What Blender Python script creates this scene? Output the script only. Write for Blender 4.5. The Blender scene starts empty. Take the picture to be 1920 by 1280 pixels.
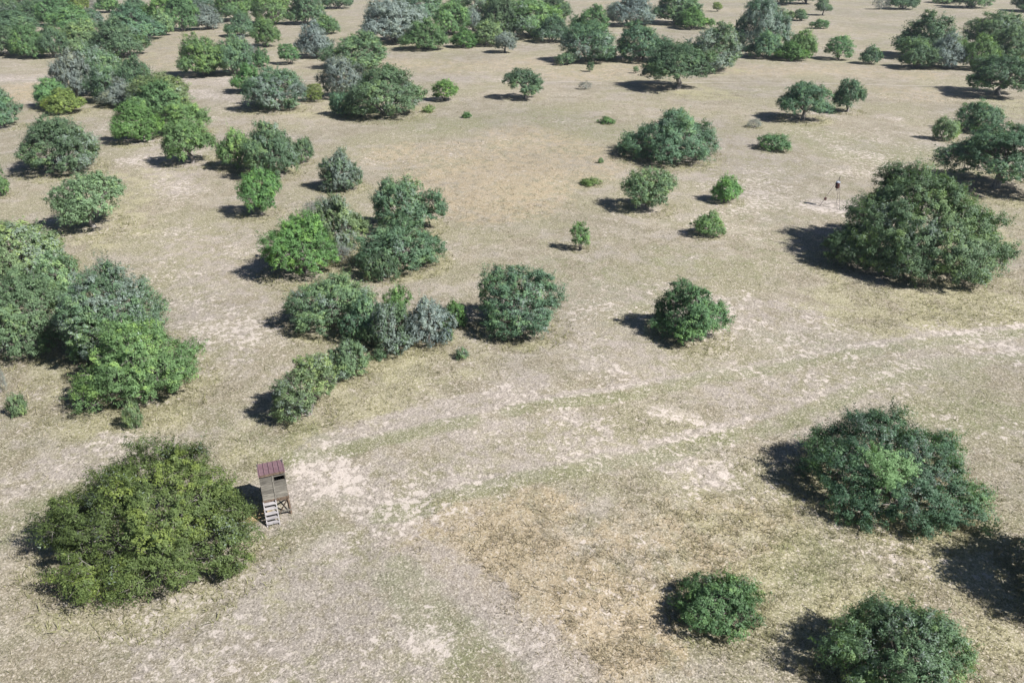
import bpy, math, random
import numpy as np

# ------------------------------------------------------------------ camera, sky, sun, exposure
sc = bpy.context.scene
COL = sc.collection
cam_d = bpy.data.cameras.new('camera'); cam = bpy.data.objects.new('camera', cam_d); COL.objects.link(cam)
cam.location = (0, 0, 23.8); cam.rotation_euler = (math.radians(90 - 27.5), 0, 0)
cam_d.sensor_width = 36; cam_d.lens = 36 * 1500 / 1920; cam_d.clip_end = 9000
sc.camera = cam
SUN_EL = math.radians(43); SUN_AZ = math.radians(117)          # azimuth from +Y towards +X
wd = bpy.data.worlds.new('World'); sc.world = wd; wd.use_nodes = True
nt = wd.node_tree; nt.nodes.clear()
sky = nt.nodes.new('ShaderNodeTexSky'); sky.sky_type = 'NISHITA'; sky.sun_disc = False
sky.air_density = 0.6; sky.dust_density = 0.3; sky.ozone_density = 1.5; sky.sun_elevation = SUN_EL; sky.sun_rotation = SUN_AZ
bg = nt.nodes.new('ShaderNodeBackground'); bg.inputs[1].default_value = 0.05
wo = nt.nodes.new('ShaderNodeOutputWorld')
nt.links.new(sky.outputs[0], bg.inputs[0]); nt.links.new(bg.outputs[0], wo.inputs[0])
sd = bpy.data.lights.new('sun', 'SUN'); sd.energy = 5.0; sd.angle = math.radians(0.53); sd.color = (1, 0.975, 0.945)
sun = bpy.data.objects.new('sun', sd); COL.objects.link(sun)
sun.rotation_euler = (math.radians(90) - SUN_EL, 0, math.pi - SUN_AZ)
sun.location = (60, -30, 80)
sc.view_settings.view_transform = 'Standard'; sc.view_settings.look = 'None'
sc.view_settings.exposure = 1.14; sc.view_settings.gamma = 1; sc.view_settings.use_curve_mapping = False
sc.cycles.max_bounces = 6; sc.cycles.diffuse_bounces = 3; sc.cycles.transmission_bounces = 4

# ------------------------------------------------------------------ helpers
def link(o, parent=None):
    COL.objects.link(o)
    if parent: o.parent = parent
    return o
def tag(o, label=None, cat=None, group=None, kind=None):
    for k, v in (('label', label), ('category', cat), ('group', group), ('kind', kind)):
        if v: o[k] = v
    return o
def mesh_np(name, verts, nv, faces_flat, mat, smooth=False):
    """all faces have nv corners"""
    me = bpy.data.meshes.new(name); v = np.asarray(verts, np.float32); f = np.asarray(faces_flat, np.int32).ravel()
    nf = len(f) // nv
    me.vertices.add(len(v)); me.vertices.foreach_set('co', v.ravel())
    me.loops.add(len(f)); me.loops.foreach_set('vertex_index', f)
    me.polygons.add(nf)
    me.polygons.foreach_set('loop_start', np.arange(nf, dtype=np.int32) * nv)
    me.polygons.foreach_set('loop_total', np.full(nf, nv, np.int32))
    me.polygons.foreach_set('use_smooth', np.full(nf, smooth, bool))
    me.update(calc_edges=True); me.materials.append(mat)
    return me
def fattr(me, name, arr, dom='POINT'):
    a = me.attributes.new(name, 'FLOAT', dom); a.data.foreach_set('value', np.asarray(arr, np.float32).ravel())
def cattr(me, name, arr, dom='FACE'):
    a = me.attributes.new(name, 'FLOAT_COLOR', dom); a.data.foreach_set('color', np.asarray(arr, np.float32).ravel())
def vnoise(x, y, seed=0):
    """smooth value noise 0..1"""
    xi = np.floor(x).astype(np.int64); yi = np.floor(y).astype(np.int64); fx = x - xi; fy = y - yi
    def h(a, b):
        n = (a * 374761393 + b * 668265263 + seed * 974634777) & 0x7fffffff
        n = ((n ^ (n >> 13)) * 1274126177) & 0x7fffffff
        n = ((n ^ (n >> 15)) * 668265263) & 0x7fffffff
        return ((n ^ (n >> 16)) & 0xffff) / 65535.0
    u = fx * fx * (3 - 2 * fx); w = fy * fy * (3 - 2 * fy)
    return (h(xi, yi) * (1 - u) + h(xi + 1, yi) * u) * (1 - w) + (h(xi, yi + 1) * (1 - u) + h(xi + 1, yi + 1) * u) * w
def fbm(x, y, seed=0, n=4):
    s = 0; a = .5
    for i in range(n): s = s + a * vnoise(x * 2 ** i, y * 2 ** i, seed + i); a *= .5
    return s / (1 - .5 ** n)

# node helpers
class NT:
    def __init__(s, name):
        s.m = bpy.data.materials.new(name); s.m.use_nodes = True; s.t = s.m.node_tree; s.t.nodes.clear()
        s.out = s.n('ShaderNodeOutputMaterial')
    def n(s, ty, **kw):
        nd = s.t.nodes.new(ty)
        for k, v in kw.items(): setattr(nd, k, v)
        return nd
    def l(s, a, b): s.t.links.new(a, b)
    def setin(s, sock, v):
        if hasattr(v, 'is_output'): s.l(v, sock)
        elif isinstance(v, (tuple, list)) and len(v) == 3 and sock.type == 'RGBA': sock.default_value = (*v, 1)
        else: sock.default_value = v
    def math(s, op, a, b=0.0, clamp=False):
        nd = s.n('ShaderNodeMath', operation=op, use_clamp=clamp); s.setin(nd.inputs[0], a); s.setin(nd.inputs[1], b); return nd.outputs[0]
    def mix(s, f, a, b, mode='MIX'):
        nd = s.n('ShaderNodeMix', data_type='RGBA', blend_type=mode); s.setin(nd.inputs[0], f); s.setin(nd.inputs[6], a); s.setin(nd.inputs[7], b); return nd.outputs[2]
    def attr(s, name):
        nd = s.n('ShaderNodeAttribute'); nd.attribute_name = name; return nd
    def noise(s, vec, scale, detail=4, rough=.55, dist=0):
        nd = s.n('ShaderNodeTexNoise'); s.l(vec, nd.inputs['Vector']); nd.inputs['Scale'].default_value = scale
        nd.inputs['Detail'].default_value = detail; nd.inputs['Roughness'].default_value = rough; nd.inputs['Distortion'].default_value = dist
        return nd.outputs[0]
    def ramp(s, f, lo, hi):
        nd = s.n('ShaderNodeMapRange', interpolation_type='SMOOTHSTEP'); s.setin(nd.inputs[0], f); s.setin(nd.inputs[1], lo); s.setin(nd.inputs[2], hi); return nd.outputs[0]
    def bsdf(s, col, rough=.8, spec=.3, bump=None, bdist=.02, bstr=1):
        b = s.n('ShaderNodeBsdfPrincipled'); s.setin(b.inputs['Base Color'], col); s.setin(b.inputs['Roughness'], rough)
        b.inputs['Specular IOR Level'].default_value = spec
        if bump is not None:
            bn = s.n('ShaderNodeBump'); bn.inputs['Strength'].default_value = bstr; bn.inputs['Distance'].default_value = bdist
            s.l(bump, bn.inputs['Height']); s.l(bn.outputs[0], b.inputs['Normal'])
        return b.outputs[0]
    def done(s, sh): s.l(sh, s.out.inputs[0]); return s.m

# ------------------------------------------------------------------ materials
def mat_ground():
    g = NT('dry_pasture'); mp = g.n('ShaderNodeMapping'); g.l(g.n('ShaderNodeNewGeometry').outputs['Position'], mp.inputs[0])
    mp.inputs['Rotation'].default_value = (.61, .43, .77); mp.inputs['Location'].default_value = (3.7, 1.3, 8.9); pos = mp.outputs[0]
    big = g.noise(pos, .05, 3); mid = g.noise(pos, .42, 6, .65); fine = g.noise(pos, 3.2, 5, .75); spk = g.noise(pos, 15, 3, .7); brk = g.noise(pos, 1.1, 6, .7, .3)
    def msk(nm, nse, lo=.30, hi=.95, amp=3.2):
        a = g.attr(nm).outputs['Fac']
        return g.ramp(g.math('ADD', a, g.math('MULTIPLY', g.math('SUBTRACT', nse, .5), amp)), lo, hi)
    gate = lambda nm, m: g.math('MULTIPLY', m, g.ramp(g.attr(nm).outputs['Fac'], .02, .35))
    c = g.mix(g.ramp(mid, .36, .64), (0.177, 0.155, 0.109), (0.245, 0.221, 0.170))
    c = g.mix(g.math('MULTIPLY', g.ramp(g.noise(pos, .10, 5, .65), .45, .58), .8), c, (0.162, 0.156, 0.093))
    c = g.mix(g.math('MULTIPLY', g.ramp(g.noise(pos, .21, 5, .7), .51, .62), .6), c, (0.228, 0.203, 0.180))
    c = g.mix(g.math('MULTIPLY', g.ramp(g.noise(pos, .8, 6, .72, .4), .51, .60), .6), c, (0.141, 0.134, 0.083))
    c = g.mix(g.math('MULTIPLY', g.ramp(g.noise(pos, 1.9, 5, .7, .3), .54, .64), .55), c, (0.278, 0.245, 0.209))
    c = g.mix(g.math('MULTIPLY', g.ramp(g.noise(pos, 2.6, 5, .7, .3), .54, .66), .5), c, (0.123, 0.109, 0.077))
    c = g.mix(g.math('MULTIPLY', gate('straw', msk('straw', brk, .2, 1.1)), .75), c, (0.295, 0.236, 0.152))
    c = g.mix(g.math('MULTIPLY', gate('yell', msk('yell', mid)), .65), c, (0.240, 0.227, 0.126))
    c = g.mix(g.math('MULTIPLY', gate('bare', msk('bare', brk)), .8), c, g.mix(fine, (0.178, 0.156, 0.138), (0.290, 0.257, 0.230)))
    c = g.mix(g.math('MULTIPLY', gate('green', msk('green', brk, .25, 1.05, 2.8)), .70), c, g.mix(fine, (0.093, 0.109, 0.046), (0.166, 0.173, 0.088)))
    # pale bare crumbly spots, ragged and clustered
    pn = g.noise(pos, 2.5, 7, .70, .35); cl = g.noise(pos, .14, 4, .6)
    pa = g.attr('pale').outputs['Fac']
    dens = g.math('ADD', g.math('MULTIPLY', pa, .15), g.math('MULTIPLY', g.math('SUBTRACT', cl, .5), .50))
    pf = g.math('MULTIPLY', g.ramp(g.math('SUBTRACT', pn, g.math('SUBTRACT', .606, dens)), 0, .09), g.ramp(spk, .18, .5))
    c = g.mix(g.math('MULTIPLY', g.ramp(g.math('ADD', pa, g.math('MULTIPLY', g.math('SUBTRACT', brk, .5), 2.4)),   .35, 1.25), .4), c, (0.300, 0.264, 0.234))
    c = g.mix(g.attr('orange').outputs['Fac'], c, (0.376, 0.259, 0.131))
    # straw specks, dark crumbs, overall grain
    gr1 = g.noise(pos, 6.5, 3, .7); gr2 = g.noise(pos, 13, 2, .7)
    c = g.mix(g.math('MULTIPLY', g.ramp(gr1, .53, .66), .60), c, (0.391, 0.351, 0.290))
    c = g.mix(g.math('MULTIPLY', g.ramp(gr2, .54, .68), .60), c, (0.421, 0.378, 0.326))
    c = g.mix(g.math('MULTIPLY', g.ramp(fine, .44, .28), .40), c, (0.094, 0.084, 0.060))
    c = g.mix(g.math('MULTIPLY', g.ramp(gr1, .46, .33), .55), c, (0.086, 0.077, 0.056))
    c = g.mix(g.math('MULTIPLY', g.ramp(gr2, .46, .32), .50), c, (0.071, 0.061, 0.047))
    c = g.mix(g.math('MULTIPLY', pf, .85), c, (.410, .364, .325))
    c = g.mix(1.0, c, g.mix(g.ramp(big, .3, .7), (.90, .90, .90), (1.08, 1.06, 1.05)), 'MULTIPLY')
    h = g.math('ADD', g.math('MULTIPLY', brk, .8), g.math('MULTIPLY', gr1, .6))
    return g.done(g.bsdf(c, .95, .12, h, .07, 1.0))
def mat_track():
    g = NT('pale_track_soil'); pos = g.n('ShaderNodeNewGeometry').outputs['Position']
    f = g.noise(pos, 3, 5, .6)
    return g.done(g.bsdf(g.mix(f, (.26, .232, .195), (.37, .335, .295)), .95, .1, f, .05))
def mat_leaf():
    g = NT('foliage'); oi = g.n('ShaderNodeObjectInfo'); a = g.attr('tone')
    sp = g.n('ShaderNodeSeparateColor'); g.l(a.outputs['Color'], sp.inputs[0])
    t, lf, gr = sp.outputs[0], sp.outputs[1], sp.outputs[2]
    br = g.math('ADD', .32, g.math('ADD', g.math('MULTIPLY', t, 1.0), g.math('MULTIPLY', lf, .5)))
    v = g.n('ShaderNodeCombineXYZ')
    for i in range(3): g.l(br, v.inputs[i])
    c = g.mix(1.0, oi.outputs['Color'], v.outputs[0], 'MULTIPLY')
    c = g.mix(g.math('MULTIPLY', g.ramp(t, .5, .85), .6), c, g.mix(1.0, c, (1.5, 1.3, .8), 'MULTIPLY'))
    gm = g.math('MULTIPLY', g.math('LESS_THAN', gr, oi.outputs['Alpha']), .72)
    gcol = g.mix(1.0, (.205, .245, .232), v.outputs[0], 'MULTIPLY')
    c = g.mix(gm, c, gcol)
    p = g.bsdf(c, .55, .22)
    tr = g.n('ShaderNodeBsdfTranslucent'); g.l(g.mix(1.0, c, (1.15, 1.25, .6), 'MULTIPLY'), tr.inputs[0])
    mx = g.n('ShaderNodeMixShader'); mx.inputs[0].default_value = .33; g.l(p, mx.inputs[1]); g.l(tr.outputs[0], mx.inputs[2])
    return g.done(mx.outputs[0])
def mat_simple(name, c1, c2, scale=(8, 8, 8), rough=.85, spec=.2, objvar=.0, bump=.01, det=5):
    g = NT(name); tc = g.n('ShaderNodeTexCoord').outputs['Object']; mp = g.n('ShaderNodeMapping'); g.l(tc, mp.inputs[0]); mp.inputs['Scale'].default_value = scale
    r = g.n('ShaderNodeObjectInfo').outputs['Random']
    off = g.n('ShaderNodeCombineXYZ'); g.l(g.math('MULTIPLY', r, 37.0), off.inputs[0]); g.l(g.math('MULTIPLY', r, 11.0), off.inputs[2]); g.l(off.outputs[0], mp.inputs['Location'])
    f = g.noise(mp.outputs[0], 1, det, .65)
    c = g.mix(g.ramp(f, .25, .75), c1, c2)
    if objvar:
        k = g.math('ADD', 1 - objvar, g.math('MULTIPLY', r, 2 * objvar)); v = g.n('ShaderNodeCombineXYZ')
        for i in range(3): g.l(k, v.inputs[i])
        c = g.mix(1.0, c, v.outputs[0], 'MULTIPLY')
    return g.done(g.bsdf(c, rough, spec, f, bump))
def mat_grass():
    g = NT('dry_grass'); a = g.attr('gcol').outputs['Color']
    p = g.bsdf(a, .8, .15); tr = g.n('ShaderNodeBsdfTranslucent'); g.l(a, tr.inputs[0])
    mx = g.n('ShaderNodeMixShader'); mx.inputs[0].default_value = .55; g.l(p, mx.inputs[1]); g.l(tr.outputs[0], mx.inputs[2])
    return g.done(mx.outputs[0])
M_GROUND = mat_ground(); M_TRACK = mat_track(); M_LEAF = mat_leaf(); M_GRASS = mat_grass()
M_BARK = mat_simple('grey_bark', (.10, .088, .080), (.30, .275, .255), (6, 6, 2.5), .9, .15)
M_WOOD = mat_simple('weathered_plank', (.07, .063, .054), (.21, .195, .165), (2.2, 14, 14), .85, .2, .28)
M_POST = mat_simple('dark_post_wood', (.05, .034, .024), (.15, .11, .08), (14, 14, 3), .9, .15, .15)
M_TREAD = mat_simple('bleached_tread_wood', (.19, .178, .178), (.36, .34, .345), (3, 14, 14), .85, .2, .12)
M_ROOF = mat_simple('maroon_roof_metal', (.125, .068, .074), (.185, .115, .120), (3, 3, 3), .42, .5, .06, .002)
M_INNER = mat_simple('dark_interior_board', (.03, .026, .02), (.07, .06, .045), (3, 10, 10), .9, .1)
M_STEEL = mat_simple('dull_steel_pipe', (.06, .05, .045), (.13, .11, .10), (10, 10, 10), .55, .5)
M_DRUM = mat_simple('dark_red_drum_paint', (.035, .012, .012), (.085, .028, .024), (5, 5, 2), .55, .4)
M_LID = mat_simple('galvanised_lid_sky_tint', (.20, .22, .26), (.34, .37, .42), (8, 8, 8), .35, .6)  # pale blue of the sky mirrored on the lid, put into its colour

# ------------------------------------------------------------------ ground
FEATS = [
('b', 0.4, 1, [(-10.8, 33.4), (-7.3, 35.1), (-2.9, 37.0), (0.0, 38.4), (4.3, 39.4), (9.1, 40.8), (14.2, 42.2), (20.2, 44.6), (27.6, 46.6), (34.3, 48.0)]),
('b', 0.4, 0.9, [(-5.4, 29.4), (-1.5, 31.2), (2.7, 32.7), (8.1, 34.6), (14.1, 37.2), (18.5, 39.7), (23.9, 42.2), (32.4, 44.6)]),
('g', 0.7, 0.8, [(19.9, 43.7), (27.1, 45.7), (33.8, 47.1)]),
('g', 0.7, 0.8, [(16.4, 37.2), (21.3, 40.6), (27.5, 42.9), (31.8, 43.7)]),
('g', 0.62, 1.0, [(-11.1, 32.9), (-8.7, 33.6), (-7.2, 34.4), (-5.6, 35.1), (-3.7, 36.0), (-2.2, 36.4)]),
('g', 0.62, 0.9, [(0.0, 37.5), (2.4, 38.2), (4.8, 38.7), (7.4, 39.4)]),
('g', 0.7, 0.8, [(7.4, 39.4), (11.7, 41.1), (15.5, 42.1), (19.9, 43.7)]),
('g', 0.62, 1.3, [(-5.9, 28.7), (-4.2, 29.1)]),
('g', 0.62, 0.9, [(-4.2, 29.1), (-2.8, 30.0), (-1.4, 30.5), (1.0, 31.5), (2.6, 32.0)]),
('g', 0.7, 0.8, [(2.6, 32.0), (4.5, 32.6), (6.4, 32.9), (9.3, 34.1), (13.7, 35.8), (16.4, 37.2)]),
('g', 1.2, 0.7, [(-4.6, 24.8), (-3.6, 23.3), (-2.2, 21.7), (-0.6, 20.0)]),
('g', 0.62, 0.6, [(-4.7, 24.6), (-4.8, 23.9)]),
('g', 1.6, 0.7, [(-22.9, 27.9), (-21.4, 29.2), (-19.6, 30.2)]),
('g', 1.5, 0.6, [(11.8, 25.2), (12.7, 26.0)]),
('g', 1.5, 0.6, [(21.7, 41.6), (27.1, 42.2)]),
('g', 2.0, 0.6, [(23.3, 36.9), (27.7, 37.4)]),
('g', 4, 0.6, [(-19.6, 115.1), (-9.9, 106.7), (-4.4, 111.6)]),
('g', 5, 0.6, [(4.5, 115.1), (11.7, 103.7)]),
('g', 5, 0.6, [(38.4, 103.7), (42.0, 90.5), (48.6, 92.9)]),
('g', 5, 0.5, [(4.1, 56.3), (7.3, 52.4)]),
('g', 4, 0.5, [(22.8, 71.5), (22.8, 61.9)]),
('g', 2.5, 0.5, [(16.8, 45.7), (20.1, 44.3)]),
('g', 3, 0.5, [(13.0, 60.7), (17.6, 58.4)]),
('g', 2, 0.5, [(-11.1, 34.3), (-14.0, 35.8)]),
('g', 1.5, 0.5, [(-8.3, 28.8), (-9.4, 27.4)]),
('b', 0.9, 0.9, [(-9.9, 34.1), (-7.4, 35.7), (-3.3, 37.9), (-0.6, 39.2), (1.3, 40.6)]),
('b', 1.3, 0.9, [(-9.7, 32.1), (-8.2, 31.0), (-6.3, 28.9), (-5.2, 27.9)]),
('b', 1.4, 0.8, [(-10.0, 30.0), (-8.8, 31.2), (-9.8, 32.3)]),
('b', 1.2, 0.9, [(-3.6, 26.0), (-2.4, 24.8), (-1.3, 23.6), (0.0, 22.0), (1.9, 20.1)]),
('b', 3.2, 0.7, [(-8.4, 23.3), (-6.6, 24.8), (-5.3, 22.0)]),
('b', 2.6, 0.6, [(-11.6, 21.5), (-8.6, 20.7)]),
('b', 2.2, 0.6, [(-2.2, 34.8), (0.0, 33.4), (3.4, 35.8)]),
('b', 2.4, 0.6, [(-5.2, 31.6), (-3.5, 30.0)]),
('b', 3, 0.6, [(13.5, 39.4), (16.9, 40.6), (20.1, 40.6)]),
('b', 1.2, 0.7, [(4.8, 32.9), (7.3, 33.4), (9.6, 31.6)]),
('b', 3, 0.6, [(13.2, 49.7), (15.9, 48.9), (18.7, 49.7)]),
('b', 3, 0.5, [(6.5, 52.4), (4.7, 45.0), (7.5, 42.9)]),
('b', 1.8, 0.7, [(-23.2, 31.2), (-21.2, 32.9), (-20.6, 33.4)]),
('b', 3, 0.6, [(22.0, 42.2), (27.8, 45.0), (31.9, 45.0)]),
('b', 3, 0.6, [(-29.8, 145.2), (-14.8, 144.2), (0.0, 145.8)]),
('b', 4, 0.8, [(-89.5, 145.2), (-80.2, 145.2)]),
('b', 5, 0.8, [(-56.3, 143.6), (-47.5, 142.0)]),
('b', 4, 0.7, [(-50.1, 131.3), (-42.0, 126.9)]),
('b', 3, 0.6, [(-45.3, 103.7), (-35.3, 84.0), (-34.4, 80.1)]),
('b', 3, 0.5, [(-26.8, 63.1), (-21.5, 56.3), (-18.8, 44.3)]),
('b', 3, 0.5, [(-19.9, 52.4), (-19.7, 47.2)]),
('b', 4, 0.5, [(29.5, 100.8), (21.7, 84.0), (29.2, 90.5)]),
('b', 2, 0.9, [(30.1, 74.1), (31.5, 73.7)]),
('p', 1.3, 1, [(-9.5, 32.1), (-8.6, 31.2)]),
('p', 0.9, 1.2, [(-7.5, 26.4), (-7.8, 26.6)]),
('p', 0.8, 0.9, [(8.3, 37.5), (8.6, 37.2)]),
('p', 0.6, 0.8, [(9.9, 36.8), (10.1, 36.6)]),
('p', 1.5, 0.6, [(-0.6, 39.1), (1.3, 40.6), (-1.5, 37.9)]),
('p', 1.2, 0.7, [(-2.9, 24.9), (-2.4, 24.5)]),
('p', 0.8, 1, [(-3.1, 21.3), (-2.9, 21.2)]),
('p', 3, 0.5, [(-2.5, 34.3), (-1.1, 32.5), (2.8, 34.3)]),
('p', 4, 0.4, [(-8.4, 23.3), (-5.7, 24.5)]),
('p', 2, 1.0, [(29.9, 73.7), (31.2, 73.4)]),
('p', 5, 0.5, [(15.4, 49.7), (18.1, 48.9), (14.8, 47.2)]),
('p', 6, 0.4, [(18.4, 71.5), (25.8, 71.5), (30.8, 84.0), (52.1, 106.7)]),
('p', 3, 0.4, [(-28.2, 65.7), (-22.6, 58.4), (-18.1, 44.3)]),
('p', 4, 0.5, [(17.7, 78.2), (22.7, 74.7)]),
('p', 3, 0.5, [(6.2, 48.9), (7.1, 45.0), (8.6, 41.6)]),
('p', 3, 0.5, [(27.8, 45.0), (30.7, 42.9)]),
('p', 3, 0.4, [(-46.8, 129.0), (-40.9, 120.7)]),
('p', 4, 0.5, [(-45.4, 102.2), (-35.9, 84.0)]),
('p', 0.35, 0.8, [(5.5, 26.9), (5.6, 26.9)]),
('p', 0.3, 0.8, [(2.7, 26.9), (2.9, 26.9)]),
('s', 2.6, 1, [(-2.8, 27.7), (-1.4, 26.4), (0.9, 24.8), (3.9, 22.2)]),
('s', 2, 0.8, [(1.0, 28.8), (0.0, 28.1)]),
('s', 2.6, 0.6, [(3.1, 24.8), (6.8, 27.0), (10.3, 27.4)]),
('s', 7, 0.8, [(-4.5, 82.0), (0.0, 86.1), (-2.1, 76.4)]),
('s', 7, 0.6, [(2.7, 100.8), (6.0, 88.3)]),
('s', 6, 0.6, [(-11.2, 92.9), (-6.2, 92.9)]),
('s', 8, 0.45, [(-24.7, 161.6), (-10.1, 158.3), (4.1, 162.9)]),
('s', 7, 0.5, [(45.2, 153.9), (59.9, 156.4), (71.2, 150.3)]),
('s', 7, 0.4, [(59.2, 132.6), (66.9, 129.0)]),
('s', 8, 0.4, [(-74.8, 213.5), (-76.7, 184.2), (-66.1, 165.0)]),
('s', 10, 0.3, [(25.8, 298.7), (73.4, 269.7), (85.5, 213.5)]),
('s', 8, 0.5, [(23.8, 155.1), (13.4, 149.2)]),
('s', 6, 0.7, [(-79.0, 136.0), (-76.1, 129.0)]),
('y', 3, 0.8, [(18.6, 27.4), (19.9, 25.4), (17.5, 22.8)]),
('y', 4, 0.6, [(10.7, 28.8), (11.4, 23.3)]),
('y', 4, 0.7, [(23.8, 50.6), (27.2, 49.7), (35.2, 52.4)]),
('y', 4, 0.6, [(41.8, 67.1), (42.7, 64.4)]),
('y', 2.5, 0.7, [(-28.7, 41.6), (-24.7, 38.0), (-19.8, 36.9), (-19.5, 41.6)]),
('y', 3, 0.6, [(-12.3, 34.8), (-8.1, 40.3), (-3.6, 42.9)]),
('y', 2, 0.6, [(14.0, 24.5), (10.6, 22.0)]),
('y', 4, 0.8, [(31.8, 129.0), (28.6, 129.9)]),
('y', 5, 0.7, [(72.4, 120.7), (72.7, 116.9)]),
('y', 5, 0.6, [(-26.0, 116.9), (-15.5, 118.8)]),
('y', 4, 0.6, [(-41.0, 84.0), (-35.1, 65.7)]),
('y', 3, 0.5, [(-11.2, 22.8), (-10.7, 25.4)]),
('o', 0.45, 1.2, [(-11.9, 28.6), (-11.7, 28.8)]),
('b', 0.8, 0.8, [(-10.8, 27.9), (-10.1, 28.6)]),
]
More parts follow.
